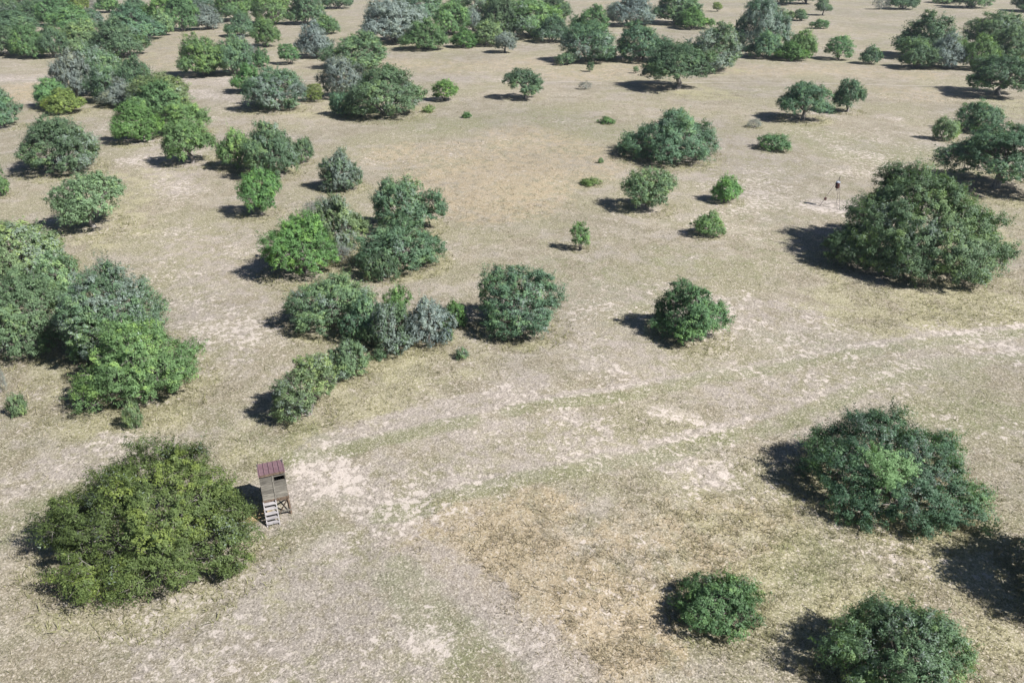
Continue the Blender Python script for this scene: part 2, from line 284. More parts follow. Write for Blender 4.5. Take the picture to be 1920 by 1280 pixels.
TREES = [   # key, x, y, width, height, depth ratio, habit, colour, grey share, kind, label
('FG1', -15.21, 25.96, 9.6, 4.46, 0.85, 'D', 'o', 0.12, 'oak', 'broad olive-green oak spreading beside the raised wooden blind'),
('FG2', 17.83, 30.25, 8.4, 3.66, 0.9, 'D', 'd', 0.28, 'oak', 'dark oak with one bright green clump, low at the right edge'),
('FG3', 8.08, 22.66, 3.75, 1.51, 0.9, 'D', 'g', 0.15, 'bush', 'small leafy bush standing left of the bottom-right corner tree'),
('FG4', 13.6, 19.96, 5.57, 2.71, 0.8, 'D', 'd', 0.18, 'oak', 'dark rounded oak cut by the bottom edge of the photo'),
('FG5', 23.51, 23.45, 6.46, 5.04, 1.0, 'D', 'd', 0.18, 'oak', 'oak outside the right edge throwing a two-lobed shadow into view'),
('P', 0.61, 47.59, 5.89, 4.53, 1.0, 'D', 'b', 0.18, 'oak', 'dark blue-green ragged oak standing alone right of the central thicket'),
('Q', 11.58, 46.65, 5.26, 3.97, 1.0, 'D', 'g', 0.08, 'mesquite', 'rounded green mesquite standing alone at mid right with shadow at left'),
('R', 30.6, 56.92, 13.54, 8.41, 1.0, 'D', 'b', 0.22, 'oak', 'huge tiered dark oak just right of the tripod feeder'),
('L1', -38.14, 57.22, 7.38, 4.4, 1.0, 'D', 'l', 0.3, 'oak', 'pale grey-green oak cut by left edge, rear of the left thicket'),
('L2', -30.59, 45.36, 7.0, 5.83, 1.0, 'D', 'l', 0.1, 'oak', 'yellowish-green oak cut by left edge, front of the left thicket'),
('L3', -24.12, 43.75, 6.26, 6.66, 1.0, 'D', 'b', 0.3, 'oak', 'grey-green oak in the left thicket behind the brightest crown'),
('L4', -21.01, 39.52, 6.78, 5.14, 1.0, 'D', 'g', 0.08, 'oak', 'bright green oak nearest the camera in the left thicket'),
('L5', -20.17, 35.82, 1.07, 1.77, 1.0, 'S', 'l', 0.1, 'bush', 'little bush at the foot of the left thicket, above the olive oak'),
('L6', -27.05, 37.1, 1.05, 1.41, 1.0, 'S', 'l', 0.2, 'bush', 'tiny pale bush near left edge below the left thicket'),
('L7', -29.36, 39.48, 0.82, 1.87, 1.0, 'X', 's', 0.9, 'dead_bush', 'grey dead bush cut by the left edge'),
('M1', -16.13, 57.27, 5.99, 5.34, 1.0, 'D', 'v', 0.03, 'mesquite', 'vivid green mesquite on the left of the central thicket'),
('M2', -14.58, 62.39, 5.26, 5.15, 1.0, 'D', 'l', 0.45, 'oak', 'half-dead oak with bare grey limbs behind the vivid green mesquite'),
('M3', -9.34, 67.44, 6.46, 5.22, 1.0, 'D', 'b', 0.25, 'oak', 'tall blue-green oak crowning the back of the central thicket'),
('M4', -8.67, 59.3, 7.11, 4.15, 1.0, 'D', 'b', 0.12, 'oak', 'dense rounded oak at the right of the central thicket'),
('M5', -9.7, 55.97, 2.69, 2.18, 1.0, 'S', 'd', 0.2, 'bush', 'low dark bush at the foot of the dense central oak'),
('N1', -12.09, 48.32, 5.87, 3.7, 1.0, 'D', 'l', 0.35, 'oak', 'pale grey-green spreading oak below the vivid green mesquite'),
('N2', -7.89, 49.87, 2.04, 2.25, 1.0, 'S', 'v', 0.05, 'bush', 'fresh green bush poking out between two grey-green oaks'),
('N3', -7.64, 44.85, 3.57, 3.52, 1.0, 'D', 'b', 0.45, 'oak', 'bluish grey oak in the middle of the lower central thicket'),
('N4', -5.34, 45.48, 3.37, 3.62, 1.0, 'D', 's', 0.55, 'oak', 'silvery oak toward the right end of the lower central thicket'),
('N5', -3.73, 48.01, 1.63, 1.91, 1.0, 'S', 'v', 0.03, 'bush', 'bright green bush at the right end of the lower central thicket'),
('N6', -4.4, 45.84, 1.27, 1.41, 1.0, 'S', 'g', 0.15, 'bush', 'small green bush at the foot of the silvery oak'),
('N7', -8.21, 43.31, 0.92, 0.75, 1.0, 'S', 'l', 0.15, 'bush', 'tiny bush at the foot of the bluish grey oak'),
('O1', -11.19, 37.0, 3.3, 3.87, 1.0, 'D', 'l', 0.35, 'oak', 'slanting pale green oak nearest the blind, lacy shadow at left'),
('O2', -9.79, 41.56, 3.03, 2.54, 1.0, 'D', 'l', 0.3, 'oak', 'small pale oak joining the slanting oak to the central thicket'),
('P2', -3.13, 43.51, 0.92, 0.76, 1.0, 'S', 'l', 0.35, 'bush', 'tiny grey-green bush in the open below the blue-green lone oak'),
('S', 12.73, 72.92, 5.19, 4.25, 1.0, 'O', 'b', 0.12, 'mesquite', 'airy small tree with visible stems below the domed oak'),
('T', 20.74, 75.05, 3.18, 2.94, 1.0, 'D', 'v', 0.03, 'bush', 'compact bright green bush, upper of two left of the feeder'),
('U', 16.88, 65.71, 2.75, 2.43, 1.0, 'D', 'g', 0.05, 'bush', 'compact green bush, lower of two left of the feeder'),
('V', 5.62, 62.12, 1.7, 2.5, 1.0, 'C', 'g', 0.1, 'bush', 'narrow upright bush alone in the middle of the pasture'),
('W', 17.93, 91.63, 11.53, 5.79, 1.0, 'D', 'b', 0.25, 'oak', 'low domed oak alone in the upper right pasture'),
('X1', 31.25, 95.48, 4.0, 1.66, 1.0, 'S', 'g', 0.05, 'bush', 'low spreading green bush right of the domed oak'),
('X2', 32.13, 107.26, 1.98, 1.18, 1.0, 'X', 's', 0.8, 'dead_bush', 'tiny grey tuft of dead brush left of the round many-stemmed tree'),
('X3', 8.21, 80.96, 2.31, 0.69, 1.0, 'S', 'y', 0.05, 'bush', 'flat yellow-green bush left of the airy small tree'),
('X4', 12.71, 109.6, 2.38, 0.95, 1.0, 'S', 'v', 0.05, 'bush', 'tiny bright green bush left of the domed oak'),
('X5', 9.93, 88.95, 0.72, 0.65, 1.0, 'S', 'g', 0.05, 'bush', 'speck of a green bush below left of the domed oak'),
('X6', -6.22, 113.1, 1.48, 0.83, 1.0, 'S', 'v', 0.05, 'bush', 'speck of a bright bush right of the yellow-green one'),
('Y', 39.97, 111.63, 7.55, 5.42, 1.0, 'O', 'b', 0.12, 'mesquite', 'round tree on several stems below the far track, long shadow at left'),
('Y2', 48.01, 116.94, 4.63, 4.6, 1.0, 'O', 'b', 0.2, 'mesquite', 'small tree just right of the round many-stemmed tree'),
('Z', 27.19, 135.48, 11.42, 6.93, 1.0, 'O', 'd', 0.15, 'oak', 'umbrella-shaped live oak with dark forked trunk on the far track'),
('Z2', 36.3, 154.06, 11.19, 8.04, 1.0, 'D', 'b', 0.6, 'oak', 'grey mossy oak directly behind the umbrella-shaped live oak'),
('AA1', 76.58, 129.92, 11.08, 6.28, 1.0, 'O', 'd', 0.15, 'oak', 'dark spreading tree on stems at right edge by the far track'),
('AA2', 60.51, 104.72, 5.97, 4.29, 1.0, 'D', 'b', 0.2, 'oak', 'small blue-green oak at right edge below the far track'),
('AA3', 53.92, 100.27, 3.11, 2.78, 1.0, 'S', 'l', 0.1, 'bush', 'light green bush left of the wide right-edge oak'),
('AA4', 49.19, 79.68, 11.51, 6.71, 1.0, 'O', 'd', 0.3, 'oak', 'wide dark oak cut by right edge behind the huge tiered oak'),
('AR', -17.16, 79.5, 4.83, 4.49, 1.0, 'D', 'b', 0.5, 'oak', 'mossy grey oak alone above the central thicket'),
('G', -48.83, 86.22, 8.84, 6.49, 1.0, 'D', 'b', 0.35, 'oak', 'large mossy oak near left edge above the light green trunked oak'),
('J', -37.09, 67.66, 6.39, 5.24, 1.0, 'O', 'l', 0.12, 'oak', 'light green oak with visible trunk above the left thicket'),
('K', -50.79, 77.0, 2.72, 3.63, 1.0, 'D', 'g', 0.15, 'oak', 'sliver of an oak cut by left edge beside the light green oak'),
('I', -23.11, 71.04, 3.99, 4.71, 1.0, 'O', 'v', 0.06, 'mesquite', 'bright green small tree with a short trunk, alone at mid left'),
('H1', -30.06, 87.15, 4.65, 4.9, 1.0, 'D', 'g', 0.12, 'oak', 'left half of the twin-crowned oak above the short-trunked tree'),
('H2', -25.88, 84.08, 6.29, 6.31, 1.0, 'D', 'b', 0.25, 'oak', 'taller right half of the twin-crowned oak'),
('H3', -23.57, 89.37, 2.63, 2.85, 1.0, 'S', 'b', 0.15, 'bush', 'small bush at the right foot of the twin-crowned oak'),
('F1', -46.23, 99.53, 6.22, 5.26, 1.0, 'D', 'v', 0.12, 'oak', 'bright green oak at the lower end of the long left grove'),
('F2', -42.29, 103.64, 7.48, 4.19, 1.0, 'D', 'g', 0.12, 'oak', 'green oak at the lower right of the long left grove'),
('F3', -35.99, 89.15, 5.93, 5.4, 1.0, 'O', 'g', 0.12, 'oak', 'dark-stemmed green oak between the long grove and twin-crowned oak'),
('C1', -67.83, 127.96, 6.23, 7.09, 1.0, 'D', 's', 0.55, 'oak', 'grey oak at the left end of the long left grove'),
('C2', -64.62, 130.73, 8.36, 7.5, 1.0, 'D', 'b', 0.4, 'oak', 'grey-green oak at the top of the long left grove'),
('C3', -55.78, 125.11, 8.84, 6.61, 1.0, 'D', 'b', 0.25, 'oak', 'blue-green oak in the middle of the long left grove'),
('C4', -57.64, 120.89, 5.95, 4.02, 1.0, 'D', 's', 0.45, 'oak', 'low grey oak at the front of the long left grove'),
('C5', -50.27, 118.05, 9.02, 5.03, 1.0, 'D', 'l', 0.25, 'oak', 'pale green oak at the right of the long left grove'),
('D1', -67.33, 119.95, 5.28, 4.11, 1.0, 'D', 'g', 0.05, 'bush', 'dark green bush behind the yellow-green one near left edge'),
('D2', -63.86, 116.59, 5.76, 3.48, 1.0, 'D', 'y', 0.02, 'bush', 'yellow-green bush beside the long left grove'),
('E1', -67.42, 106.97, 5.66, 5.51, 1.0, 'D', 'b', 0.2, 'oak', 'blue-green oak cut by left edge below the far track'),
('B1', -105.18, 173.11, 8.6, 6.1, 1.0, 'D', 'b', 0.15, 'oak', 'oak cut by left edge in front row of the far wood'),
('B2', -97.03, 170.0, 7.7, 6.12, 1.0, 'D', 'g', 0.12, 'oak', 'second oak from left in front row of the far wood'),
('B3', -92.1, 169.64, 5.98, 6.47, 1.0, 'D', 'b', 0.15, 'oak', 'third oak from left in front row of the far wood'),
('B4', -90.13, 176.89, 9.1, 6.43, 1.0, 'D', 'l', 0.1, 'oak', 'light green oak in front row of the far wood'),
('B5', -79.5, 172.07, 11.45, 7.4, 1.0, 'D', 'b', 0.22, 'oak', 'broad oak ending the front row of the far wood at right'),
('A1', -140.39, 237.44, 9.98, 7.15, 1.0, 'D', 'b', 0.25, 'oak', 'dark oak cut by left edge at the back of the far wood'),
('A2', -130.72, 231.46, 8.32, 5.74, 1.0, 'D', 'd', 0.2, 'oak', 'second dark oak at the back of the far wood'),
('A3', -119.94, 226.66, 10.1, 7.4, 1.0, 'D', 'g', 0.12, 'oak', 'tall green oak at the back of the far wood'),
('A4', -134.8, 269.27, 6.96, 6.14, 1.0, 'D', 'y', 0.08, 'bush', 'yellowish bush peeping over the far wood at the top edge'),
('A5', -131.37, 273.46, 6.73, 4.94, 1.0, 'X', 's', 0.8, 'dead_bush', 'pale dead brush at the top edge of the far wood'),
('A6', -123.13, 262.77, 7.77, 5.68, 1.0, 'D', 'g', 0.15, 'oak', 'green oak at the top edge between pale brush and a large oak'),
('A7', -87.47, 197.84, 13.07, 7.67, 1.0, 'D', 'b', 0.3, 'oak', 'large grey-green oak at the right of the far wood'),
('A8', -110.24, 223.34, 7.77, 4.46, 1.0, 'D', 'b', 0.45, 'oak', 'small grey oak tucked in the middle of the far wood'),
('A9', -94.55, 231.5, 9.16, 7.83, 1.0, 'D', 'v', 0.15, 'oak', 'yellowish oak at the top edge behind the large grey-green oak'),
('A10', -84.25, 206.32, 5.4, 5.7, 1.0, 'D', 'l', 0.12, 'bush', 'light green bush at the right foot of the large grey-green oak'),
('AI1', -82.95, 216.02, 8.84, 8.66, 1.0, 'D', 'g', 0.15, 'oak', 'green oak at the top edge right of the far wood'),
('AI3', -77.6, 218.67, 7.33, 5.99, 1.0, 'D', 's', 0.6, 'oak', 'dried grey oak at the top edge right of the far wood'),
('AI2', -77.1, 239.24, 11.8, 8.91, 1.0, 'D', 'g', 0.15, 'oak', 'dark green oak at the top edge between two clearings'),
('AH1', -65.27, 204.39, 7.64, 5.75, 1.0, 'D', 'b', 0.2, 'oak', 'upper of two oaks on the strip above the mossy twin bushes'),
('AH2', -54.09, 185.99, 6.52, 5.98, 1.0, 'D', 'g', 0.12, 'oak', 'lower of two oaks on the strip above the mossy twin bushes'),
('AJ1', -64.41, 230.97, 11.13, 8.91, 1.0, 'D', 'g', 0.15, 'oak', 'left of two dark oaks at the top edge above a straw clearing'),
('AJ2', -55.53, 230.87, 9.98, 8.92, 1.0, 'D', 'b', 0.25, 'oak', 'right of two dark oaks at the top edge above a straw clearing'),
('AJ3', -56.03, 276.19, 10.18, 6.92, 1.0, 'D', 'd', 0.2, 'oak', 'dark crown just showing at the top edge left of the grey grove'),
('AG1', -54.57, 147.88, 9.57, 6.93, 1.0, 'D', 'g', 0.12, 'oak', 'green oak left part of the pair above the far track'),
('AG4', -49.76, 148.83, 7.27, 6.66, 1.0, 'D', 'b', 0.25, 'oak', 'blue-green oak right part of the pair above the far track'),
('AG2', -52.97, 165.59, 6.28, 4.54, 1.0, 'D', 's', 0.6, 'oak', 'grey oak behind the pair above the far track'),
('AG3', -47.58, 158.44, 3.82, 3.41, 1.0, 'D', 'g', 0.1, 'bush', 'bush right of the pair above the far track'),
('AK1', -39.44, 170.3, 7.71, 6.99, 1.0, 'D', 's', 0.75, 'oak', 'silver-grey oak left of the crossing grove'),
('AK2', -45.74, 209.49, 6.79, 4.21, 1.0, 'D', 'g', 0.25, 'oak', 'green oak behind the silver-grey one'),
('AL', -42.58, 161.06, 4.08, 3.74, 1.0, 'C', 'g', 0.08, 'bush', 'small upright tree alone in the clearing left of the silver-grey oak'),
('AM1', -41.54, 131.6, 5.58, 4.46, 1.0, 'D', 'v', 0.1, 'oak', 'green oak hugging the left of a mossy oak on the far track'),
('AM2', -34.63, 119.55, 9.11, 5.83, 1.0, 'D', 'b', 0.45, 'oak', 'mossy grey-green oak below the far track'),
('AN', -30.13, 124.92, 2.99, 2.53, 1.0, 'C', 'y', 0.02, 'bush', 'yellow-green small tree between two mossy groves'),
('AO1', -29.21, 156.37, 12.07, 6.31, 1.0, 'D', 'b', 0.15, 'oak', 'dark green oak at the top of the crossing grove'),
('AO2', -26.32, 128.43, 7.09, 6.17, 1.0, 'D', 's', 0.4, 'oak', 'grey oak on the left of the crossing grove'),
('AO3', -17.79, 114.84, 10.85, 6.59, 1.0, 'D', 'b', 0.3, 'oak', 'large mossy oak at the front of the crossing grove'),
('AO4', -23.93, 114.72, 3.59, 3.19, 1.0, 'S', 'b', 0.15, 'bush', 'bush at the left foot of the crossing grove'),
('AP', -10.14, 125.4, 3.89, 3.14, 1.0, 'C', 'v', 0.06, 'bush', 'rounded bright bush right of the crossing grove by the far track'),
('AP2', -11.96, 117.05, 1.91, 1.07, 1.0, 'S', 'y', 0.02, 'bush', 'tiny yellow-green bush right of the crossing grove'),
('AQ', 1.92, 126.86, 5.8, 4.44, 1.0, 'O', 'b', 0.15, 'mesquite', 'small round tree alone beside the far track in the middle'),
('AE1', -26.95, 193.08, 15.86, 9.81, 1.0, 'D', 's', 0.7, 'oak', 'large blue-grey oak leading the grey grove at top centre'),
('AE2', -18.61, 181.98, 10.27, 6.35, 1.0, 'D', 'g', 0.12, 'oak', 'green oak at the foot of the large blue-grey oak'),
('AE3', -14.6, 207.67, 9.04, 7.59, 1.0, 'D', 'g', 0.12, 'oak', 'green oak right of the large blue-grey oak'),
('AE4', -9.77, 215.22, 5.62, 5.66, 1.0, 'D', 's', 0.65, 'oak', 'small grey oak in the middle of the top-centre wood'),
('AE5', -10.65, 185.23, 6.16, 4.11, 1.0, 'D', 'v', 0.05, 'bush', 'light green bush in front of the top-centre wood'),
('AE6', -5.67, 188.37, 8.49, 5.3, 1.0, 'D', 'l', 0.12, 'oak', 'light green oak at the front of the top-centre wood'),
('AE7', -1.45, 176.79, 5.12, 4.17, 1.0, 'O', 's', 0.45, 'mesquite', 'thin grey tree on a stem before the top-centre wood'),
('AE8', -2.77, 202.66, 10.07, 9.13, 1.0, 'D', 'b', 0.2, 'oak', 'blue-green oak in the top-centre wood'),
('AE9', 4.29, 203.05, 14.63, 9.32, 1.0, 'D', 'g', 0.28, 'oak', 'big green oak at the right of the top-centre wood'),
('AE10', 8.87, 194.43, 8.5, 5.95, 1.0, 'D', 'b', 0.3, 'oak', 'grey-green oak on the strip joining two top groves'),
('AE11', -10.11, 265.09, 17.59, 8.47, 1.0, 'D', 'd', 0.25, 'oak', 'dark crown at the top edge behind the top-centre wood'),
('AF1', 18.93, 208.25, 9.33, 6.72, 1.0, 'D', 'g', 0.08, 'oak', 'dark green oak at the back left of the right-hand grove'),
('AF2', 31.36, 226.97, 12.65, 7.37, 1.0, 'D', 's', 0.45, 'oak', 'greyish oak at the back of the right-hand grove'),
('AF3', 44.35, 231.4, 14.87, 8.87, 1.0, 'D', 'd', 0.3, 'oak', 'dark oak at the top edge touching a light green one'),
('AF4', 47.2, 220.7, 9.87, 5.18, 1.0, 'D', 'v', 0.06, 'oak', 'light green oak beside the dark one at the top edge'),
('AF5', 15.22, 164.84, 11.11, 7.32, 1.0, 'D', 'b', 0.35, 'oak', 'bluish oak at the front left of the right-hand grove'),
('AF6', 25.72, 166.3, 10.99, 7.17, 1.0, 'D', 'b', 0.15, 'oak', 'dark blue-green oak at the front right of the right-hand grove'),
('AF7', 18.75, 166.9, 4.12, 3.01, 1.0, 'S', 'v', 0.03, 'bush', 'bright bush at the foot of the right-hand grove'),
('AF8', 9.98, 160.23, 3.66, 2.21, 1.0, 'S', 'b', 0.15, 'bush', 'pale low bush left of the right-hand grove'),
('AF9', 14.22, 152.14, 1.46, 1.75, 1.0, 'C', 'd', 0.1, 'bush', 'tiny upright bush below the right-hand grove'),
('AF10', 11.94, 134.69, 2.17, 1.37, 1.0, 'X', 's', 0.5, 'dead_bush', 'wispy dead brush beside the far track'),
('AF11', 22.29, 150.37, 1.15, 1.28, 1.0, 'C', 'l', 0.3, 'bush', 'tiny wispy bush left of the umbrella-shaped oak'),
('AC1', 53.14, 181.45, 11.54, 10.67, 1.0, 'D', 'b', 0.55, 'oak', 'tall blue-grey oak right of the top groves'),
('AC2', 51.35, 169.94, 8.36, 5.02, 1.0, 'D', 'b', 0.15, 'oak', 'dark oak at the foot of the tall blue-grey oak'),
('AC3', 58.48, 169.5, 6.2, 5.29, 1.0, 'D', 'g', 0.05, 'bush', 'green bush right of the tall blue-grey oak'),
('AC4', 54.99, 166.13, 6.09, 3.49, 1.0, 'D', 'v', 0.05, 'bush', 'bright bush in front of the tall blue-grey oak'),
('AD1', 65.01, 167.3, 5.49, 4.44, 1.0, 'C', 'g', 0.06, 'bush', 'green bush, left of two above the far track'),
('AD2', 69.02, 161.76, 4.31, 3.46, 1.0, 'D', 'b', 0.15, 'bush', 'dark bush, right of two above the far track'),
('AD3', 79.38, 220.34, 4.39, 2.31, 1.0, 'S', 'g', 0.1, 'bush', 'small dark bush in the top right meadow'),
('AD4', 80.72, 239.84, 4.91, 2.9, 1.0, 'D', 'b', 0.2, 'bush', 'little dark oak right of the tall blue-grey oak'),
('AD7', 77.49, 239.43, 2.53, 2.67, 1.0, 'S', 'l', 0.05, 'bush', 'light green bush touching the little dark oak'),
('AD5', 91.92, 254.75, 5.03, 4.65, 1.0, 'O', 'b', 0.35, 'mesquite', 'thin small tree on a stem near the top edge'),
('AD6', 63.48, 266.31, 2.96, 2.73, 1.0, 'C', 'y', 0.05, 'bush', 'yellowish bush alone near the top edge'),
('AB1', 83.1, 170.24, 13.46, 8.55, 1.0, 'D', 'b', 0.15, 'oak', 'largest oak at the back left of the upper right grove'),
('AB2', 75.63, 156.24, 6.93, 4.88, 1.0, 'D', 'b', 0.15, 'oak', 'dark oak at the front left of the upper right grove'),
('AB3', 81.27, 156.29, 7.32, 6.17, 1.0, 'D', 's', 0.6, 'oak', 'grey oak in the middle of the upper right grove'),
('AB4', 86.1, 155.67, 6.9, 6.06, 1.0, 'D', 'g', 0.05, 'oak', 'dull green oak in the upper right grove'),
('AB5', 104.78, 185.14, 12.51, 7.32, 1.0, 'D', 'b', 0.25, 'oak', 'rounded dark oak at the back of the upper right grove'),
('AB6', 97.23, 167.68, 8.02, 6.46, 1.0, 'D', 'b', 0.18, 'oak', 'oak at the right end of the upper right grove'),
('AB7', 101.13, 166.85, 3.69, 3.02, 1.0, 'S', 'l', 0.3, 'bush', 'pale bush cut by the right edge beside the upper right grove'),
('FL1', -122.09, 209.52, 11.74, 5.27, 1.0, 'D', 'b', 0.25, 'oak', 'grey-green oak filling the left of the far wood between its rows'),
('FL2', -111.23, 215.71, 10.46, 5.73, 1.0, 'D', 'g', 0.2, 'oak', 'green oak filling the middle of the far wood between its rows'),
('FL3', -101.5, 235.24, 10.77, 6.51, 1.0, 'D', 'b', 0.3, 'oak', 'oak behind the large grey-green one in the far wood'),
('FL4', -94.86, 258.7, 11.15, 7.12, 1.0, 'D', 'b', 0.25, 'oak', 'blue-green crown at the top edge above the dried grey oak'),
('FL5', -146.73, 266.23, 14.75, 6.62, 1.0, 'D', 'b', 0.2, 'oak', 'low blue-green crown at the top edge of the far wood'),
('FL6', -32.09, 52.33, 3.77, 4.17, 1.0, 'D', 'l', 0.2, 'oak', 'pale crown wedged between left-edge oaks and the grey-green thicket oak'),
('FL7', -49.47, 114.41, 6.69, 4.79, 1.0, 'D', 'g', 0.15, 'oak', 'green crown joining the middle and lower parts of the long left grove'),
('FL8', -60.51, 124.31, 6.4, 5.61, 1.0, 'D', 'b', 0.3, 'oak', 'mossy crown in the heart of the long left grove'),
('FL9', 11.28, 235.06, 10.9, 6.79, 1.0, 'D', 'b', 0.25, 'oak', 'blue-green crown at the top edge behind the joining strip'),
('FL10', -25.28, 233.77, 12.99, 8.98, 1.0, 'D', 'b', 0.4, 'oak', 'grey-green crown at the top edge behind the large blue-grey oak'),
('FL11', -26.06, 43.98, 3.12, 3.7, 1.0, 'D', 'g', 0.15, 'oak', 'green crown at the left flank of the brightest left-thicket oak'),
('DB1', -14.08, 59.83, 2.81, 1.45, 1.0, 'X', 's', 0.7, 'dead_bush', 'pale dead brush in the gap of the central thicket'),
('DB2', -17.11, 68.08, 2.83, 2.63, 1.0, 'X', 's', 0.8, 'dead_bush', "bare grey limbs behind the vivid green mesquite's crown"),
('DB3', -49.77, 160.34, 3.15, 3.83, 1.0, 'X', 's', 0.7, 'dead_bush', 'dead grey brush leaning by the pair above the far track'),
('DB4', -10.58, 40.44, 1.24, 0.89, 1.0, 'X', 's', 0.7, 'dead_bush', 'bleached brush at the right foot of the slanting pale oak'),
('FL12', -9.36, 46.1, 3.14, 3.46, 1.0, 'D', 'b', 0.3, 'oak', 'grey-green oak bridging the two halves of the lower central thicket'),
('TR1', 116.77, 273.39, 5.05, 4.02, 1.0, 'X', 's', 0.9, 'dead_bush', 'silvery dead bush at the top edge on the right'),
('TR2', 123.73, 274.46, 9.78, 6.72, 1.0, 'D', 'd', 0.15, 'oak', 'dark oak at the top edge beside the silvery dead bush'),
('TR3', 148.4, 279.65, 13.04, 7.64, 1.0, 'D', 'b', 0.2, 'oak', 'dark oak crown at the top edge near the right corner'),
('TR4', 159.92, 265.95, 12.6, 6.65, 1.0, 'D', 'd', 0.15, 'oak', 'dark oak in the top right corner'),
('TR5', 90.47, 290.58, 11.39, 8.63, 1.0, 'D', 'd', 0.15, 'oak', 'trunk and low skirt of an oak at top edge right of tall blue-grey oak'),
('TR6', 99.21, 293.18, 10.06, 7.85, 1.0, 'D', 'b', 0.15, 'oak', 'oak skirt at the top edge above the thin small tree'),
('TR7', 148.1, 296.54, 10.02, 3.33, 1.0, 'S', 'l', 0.1, 'bush', 'light bush strip at the top edge near the right corner'),
]
def field(kind, X, Y):
    out = np.zeros(X.shape)
    for k, r, s, pl in FEATS:
        if k != kind: continue
        pts = np.array(pl, float); dmin = np.full(X.shape, 1e9)
        for i in range(len(pts) - 1):
            a, b = pts[i], pts[i + 1]; ab = b - a; L2 = max((ab ** 2).sum(), 1e-6)
            t = np.clip(((X - a[0]) * ab[0] + (Y - a[1]) * ab[1]) / L2, 0, 1)
            dmin = np.minimum(dmin, np.hypot(X - a[0] - t * ab[0], Y - a[1] - t * ab[1]))
        m = np.clip(1.6 - dmin / r, 0, 1); m = m * m * (3 - 2 * m)
        out = np.maximum(out, m * s)
    return out
def relief(X, Y):
    return (fbm(X * .11, Y * .11, 5, 3) - .5) * .16 + (fbm(X * .7, Y * .7, 9, 3) - .5) * .10
def build_ground():
    def axis(c0, c1, step, lo, hi, grow=1.045):
        mid = np.arange(c0, c1 + 1e-6, step); up = []; s = step; v = mid[-1]
        while v < hi: s *= grow; v += s; up.append(v)
        dn = []; s = step; v = mid[0]
        while v > lo: s *= grow; v -= s; dn.append(v)
        return np.concatenate([np.array(dn[::-1]), mid, np.array(up)])
    xs = axis(-34, 34, .36, -330, 330, 1.03); ys = axis(11, 72, .36, -40, 420, 1.02)
    far = np.array([600., 1200, 2500, 5000])
    xs = np.concatenate([-far[::-1], xs, far]); ys = np.concatenate([[-5000, -1500, -300.], ys, far])
    X, Y = np.meshgrid(xs, ys); nx, ny = len(xs), len(ys)
    fade = np.clip((320 - np.hypot(X, Y)) / 100, 0, 1)
    Z = relief(X, Y) * fade
    V = np.stack([X, Y, Z], -1).reshape(-1, 3)
    i = np.arange(nx * ny).reshape(ny, nx)
    F = np.stack([i[:-1, :-1], i[:-1, 1:], i[1:, 1:], i[1:, :-1]], -1).reshape(-1, 4)
    me = mesh_np('ground', V, 4, F, M_GROUND, True)
    for nm, k in (('green', 'g'), ('bare', 'b'), ('pale', 'p'), ('straw', 's'), ('yell', 'y'), ('orange', 'o')):
        fl = field(k, X, Y)
        if k == 'y':                                   # taller yellowish growth round the trees
            for t in TREES:
                if t[3] < 2.5: continue
                d = np.hypot(X - t[1], (Y - t[2]) / t[5]) / (t[3] / 2)
                fl = np.maximum(fl, .75 * np.clip(1 - np.abs(d - .9) / .45, 0, 1))
        if k == 'p': fl = np.maximum(fl, np.clip(field('b', X, Y) * .55, 0, .6))
        fattr(me, nm, np.clip(fl, 0, 1))
    tag(link(bpy.data.objects.new('ground', me)), 'dry straw and olive pasture ground with pale bare spots', 'ground', kind='structure')
build_ground()
def build_track():
    pl = np.array([(-150, 143.2), (-88.6, 143.6), (-57.6, 144.7), (-29.2, 142.0), (0, 141.5), (28.1, 141.0), (54.1, 139.9), (75.0, 136.0), (130, 128)])
    xs = np.arange(-150, 130, .7); yc = np.interp(xs, pl[:, 0], pl[:, 1])
    k = np.ones(31) / 31; yc = np.convolve(np.pad(yc, 15, 'edge'), k, 'valid')
    hw = .12 + .45 * np.clip(fbm(xs * .12, xs * 0, 31, 4) - .28, 0, 1)
    a = yc - hw + .2 * (vnoise(xs * 1.1, xs * 0, 3) - .5); b = yc + hw + .2 * (vnoise(xs * 1.1, xs * 0 + 7, 3) - .5)
    fr = np.linspace(0, 1, 4); P = []
    for f in fr:
        y = a + (b - a) * f; P.append(np.stack([xs, y, relief(xs, y) + .03], -1))
    V = np.concatenate(P); n = len(xs); F = []
    for r in range(3):
        i = np.arange(n - 1) + r * n; F.append(np.stack([i, i + 1, i + 1 + n, i + n], -1))
    me = mesh_np('dirt_track', V, 4, np.concatenate(F), M_TRACK, True)
    tag(link(bpy.data.objects.new('dirt_track', me)), 'thin pale dirt track crossing the far pasture', 'track', kind='structure')
build_track()

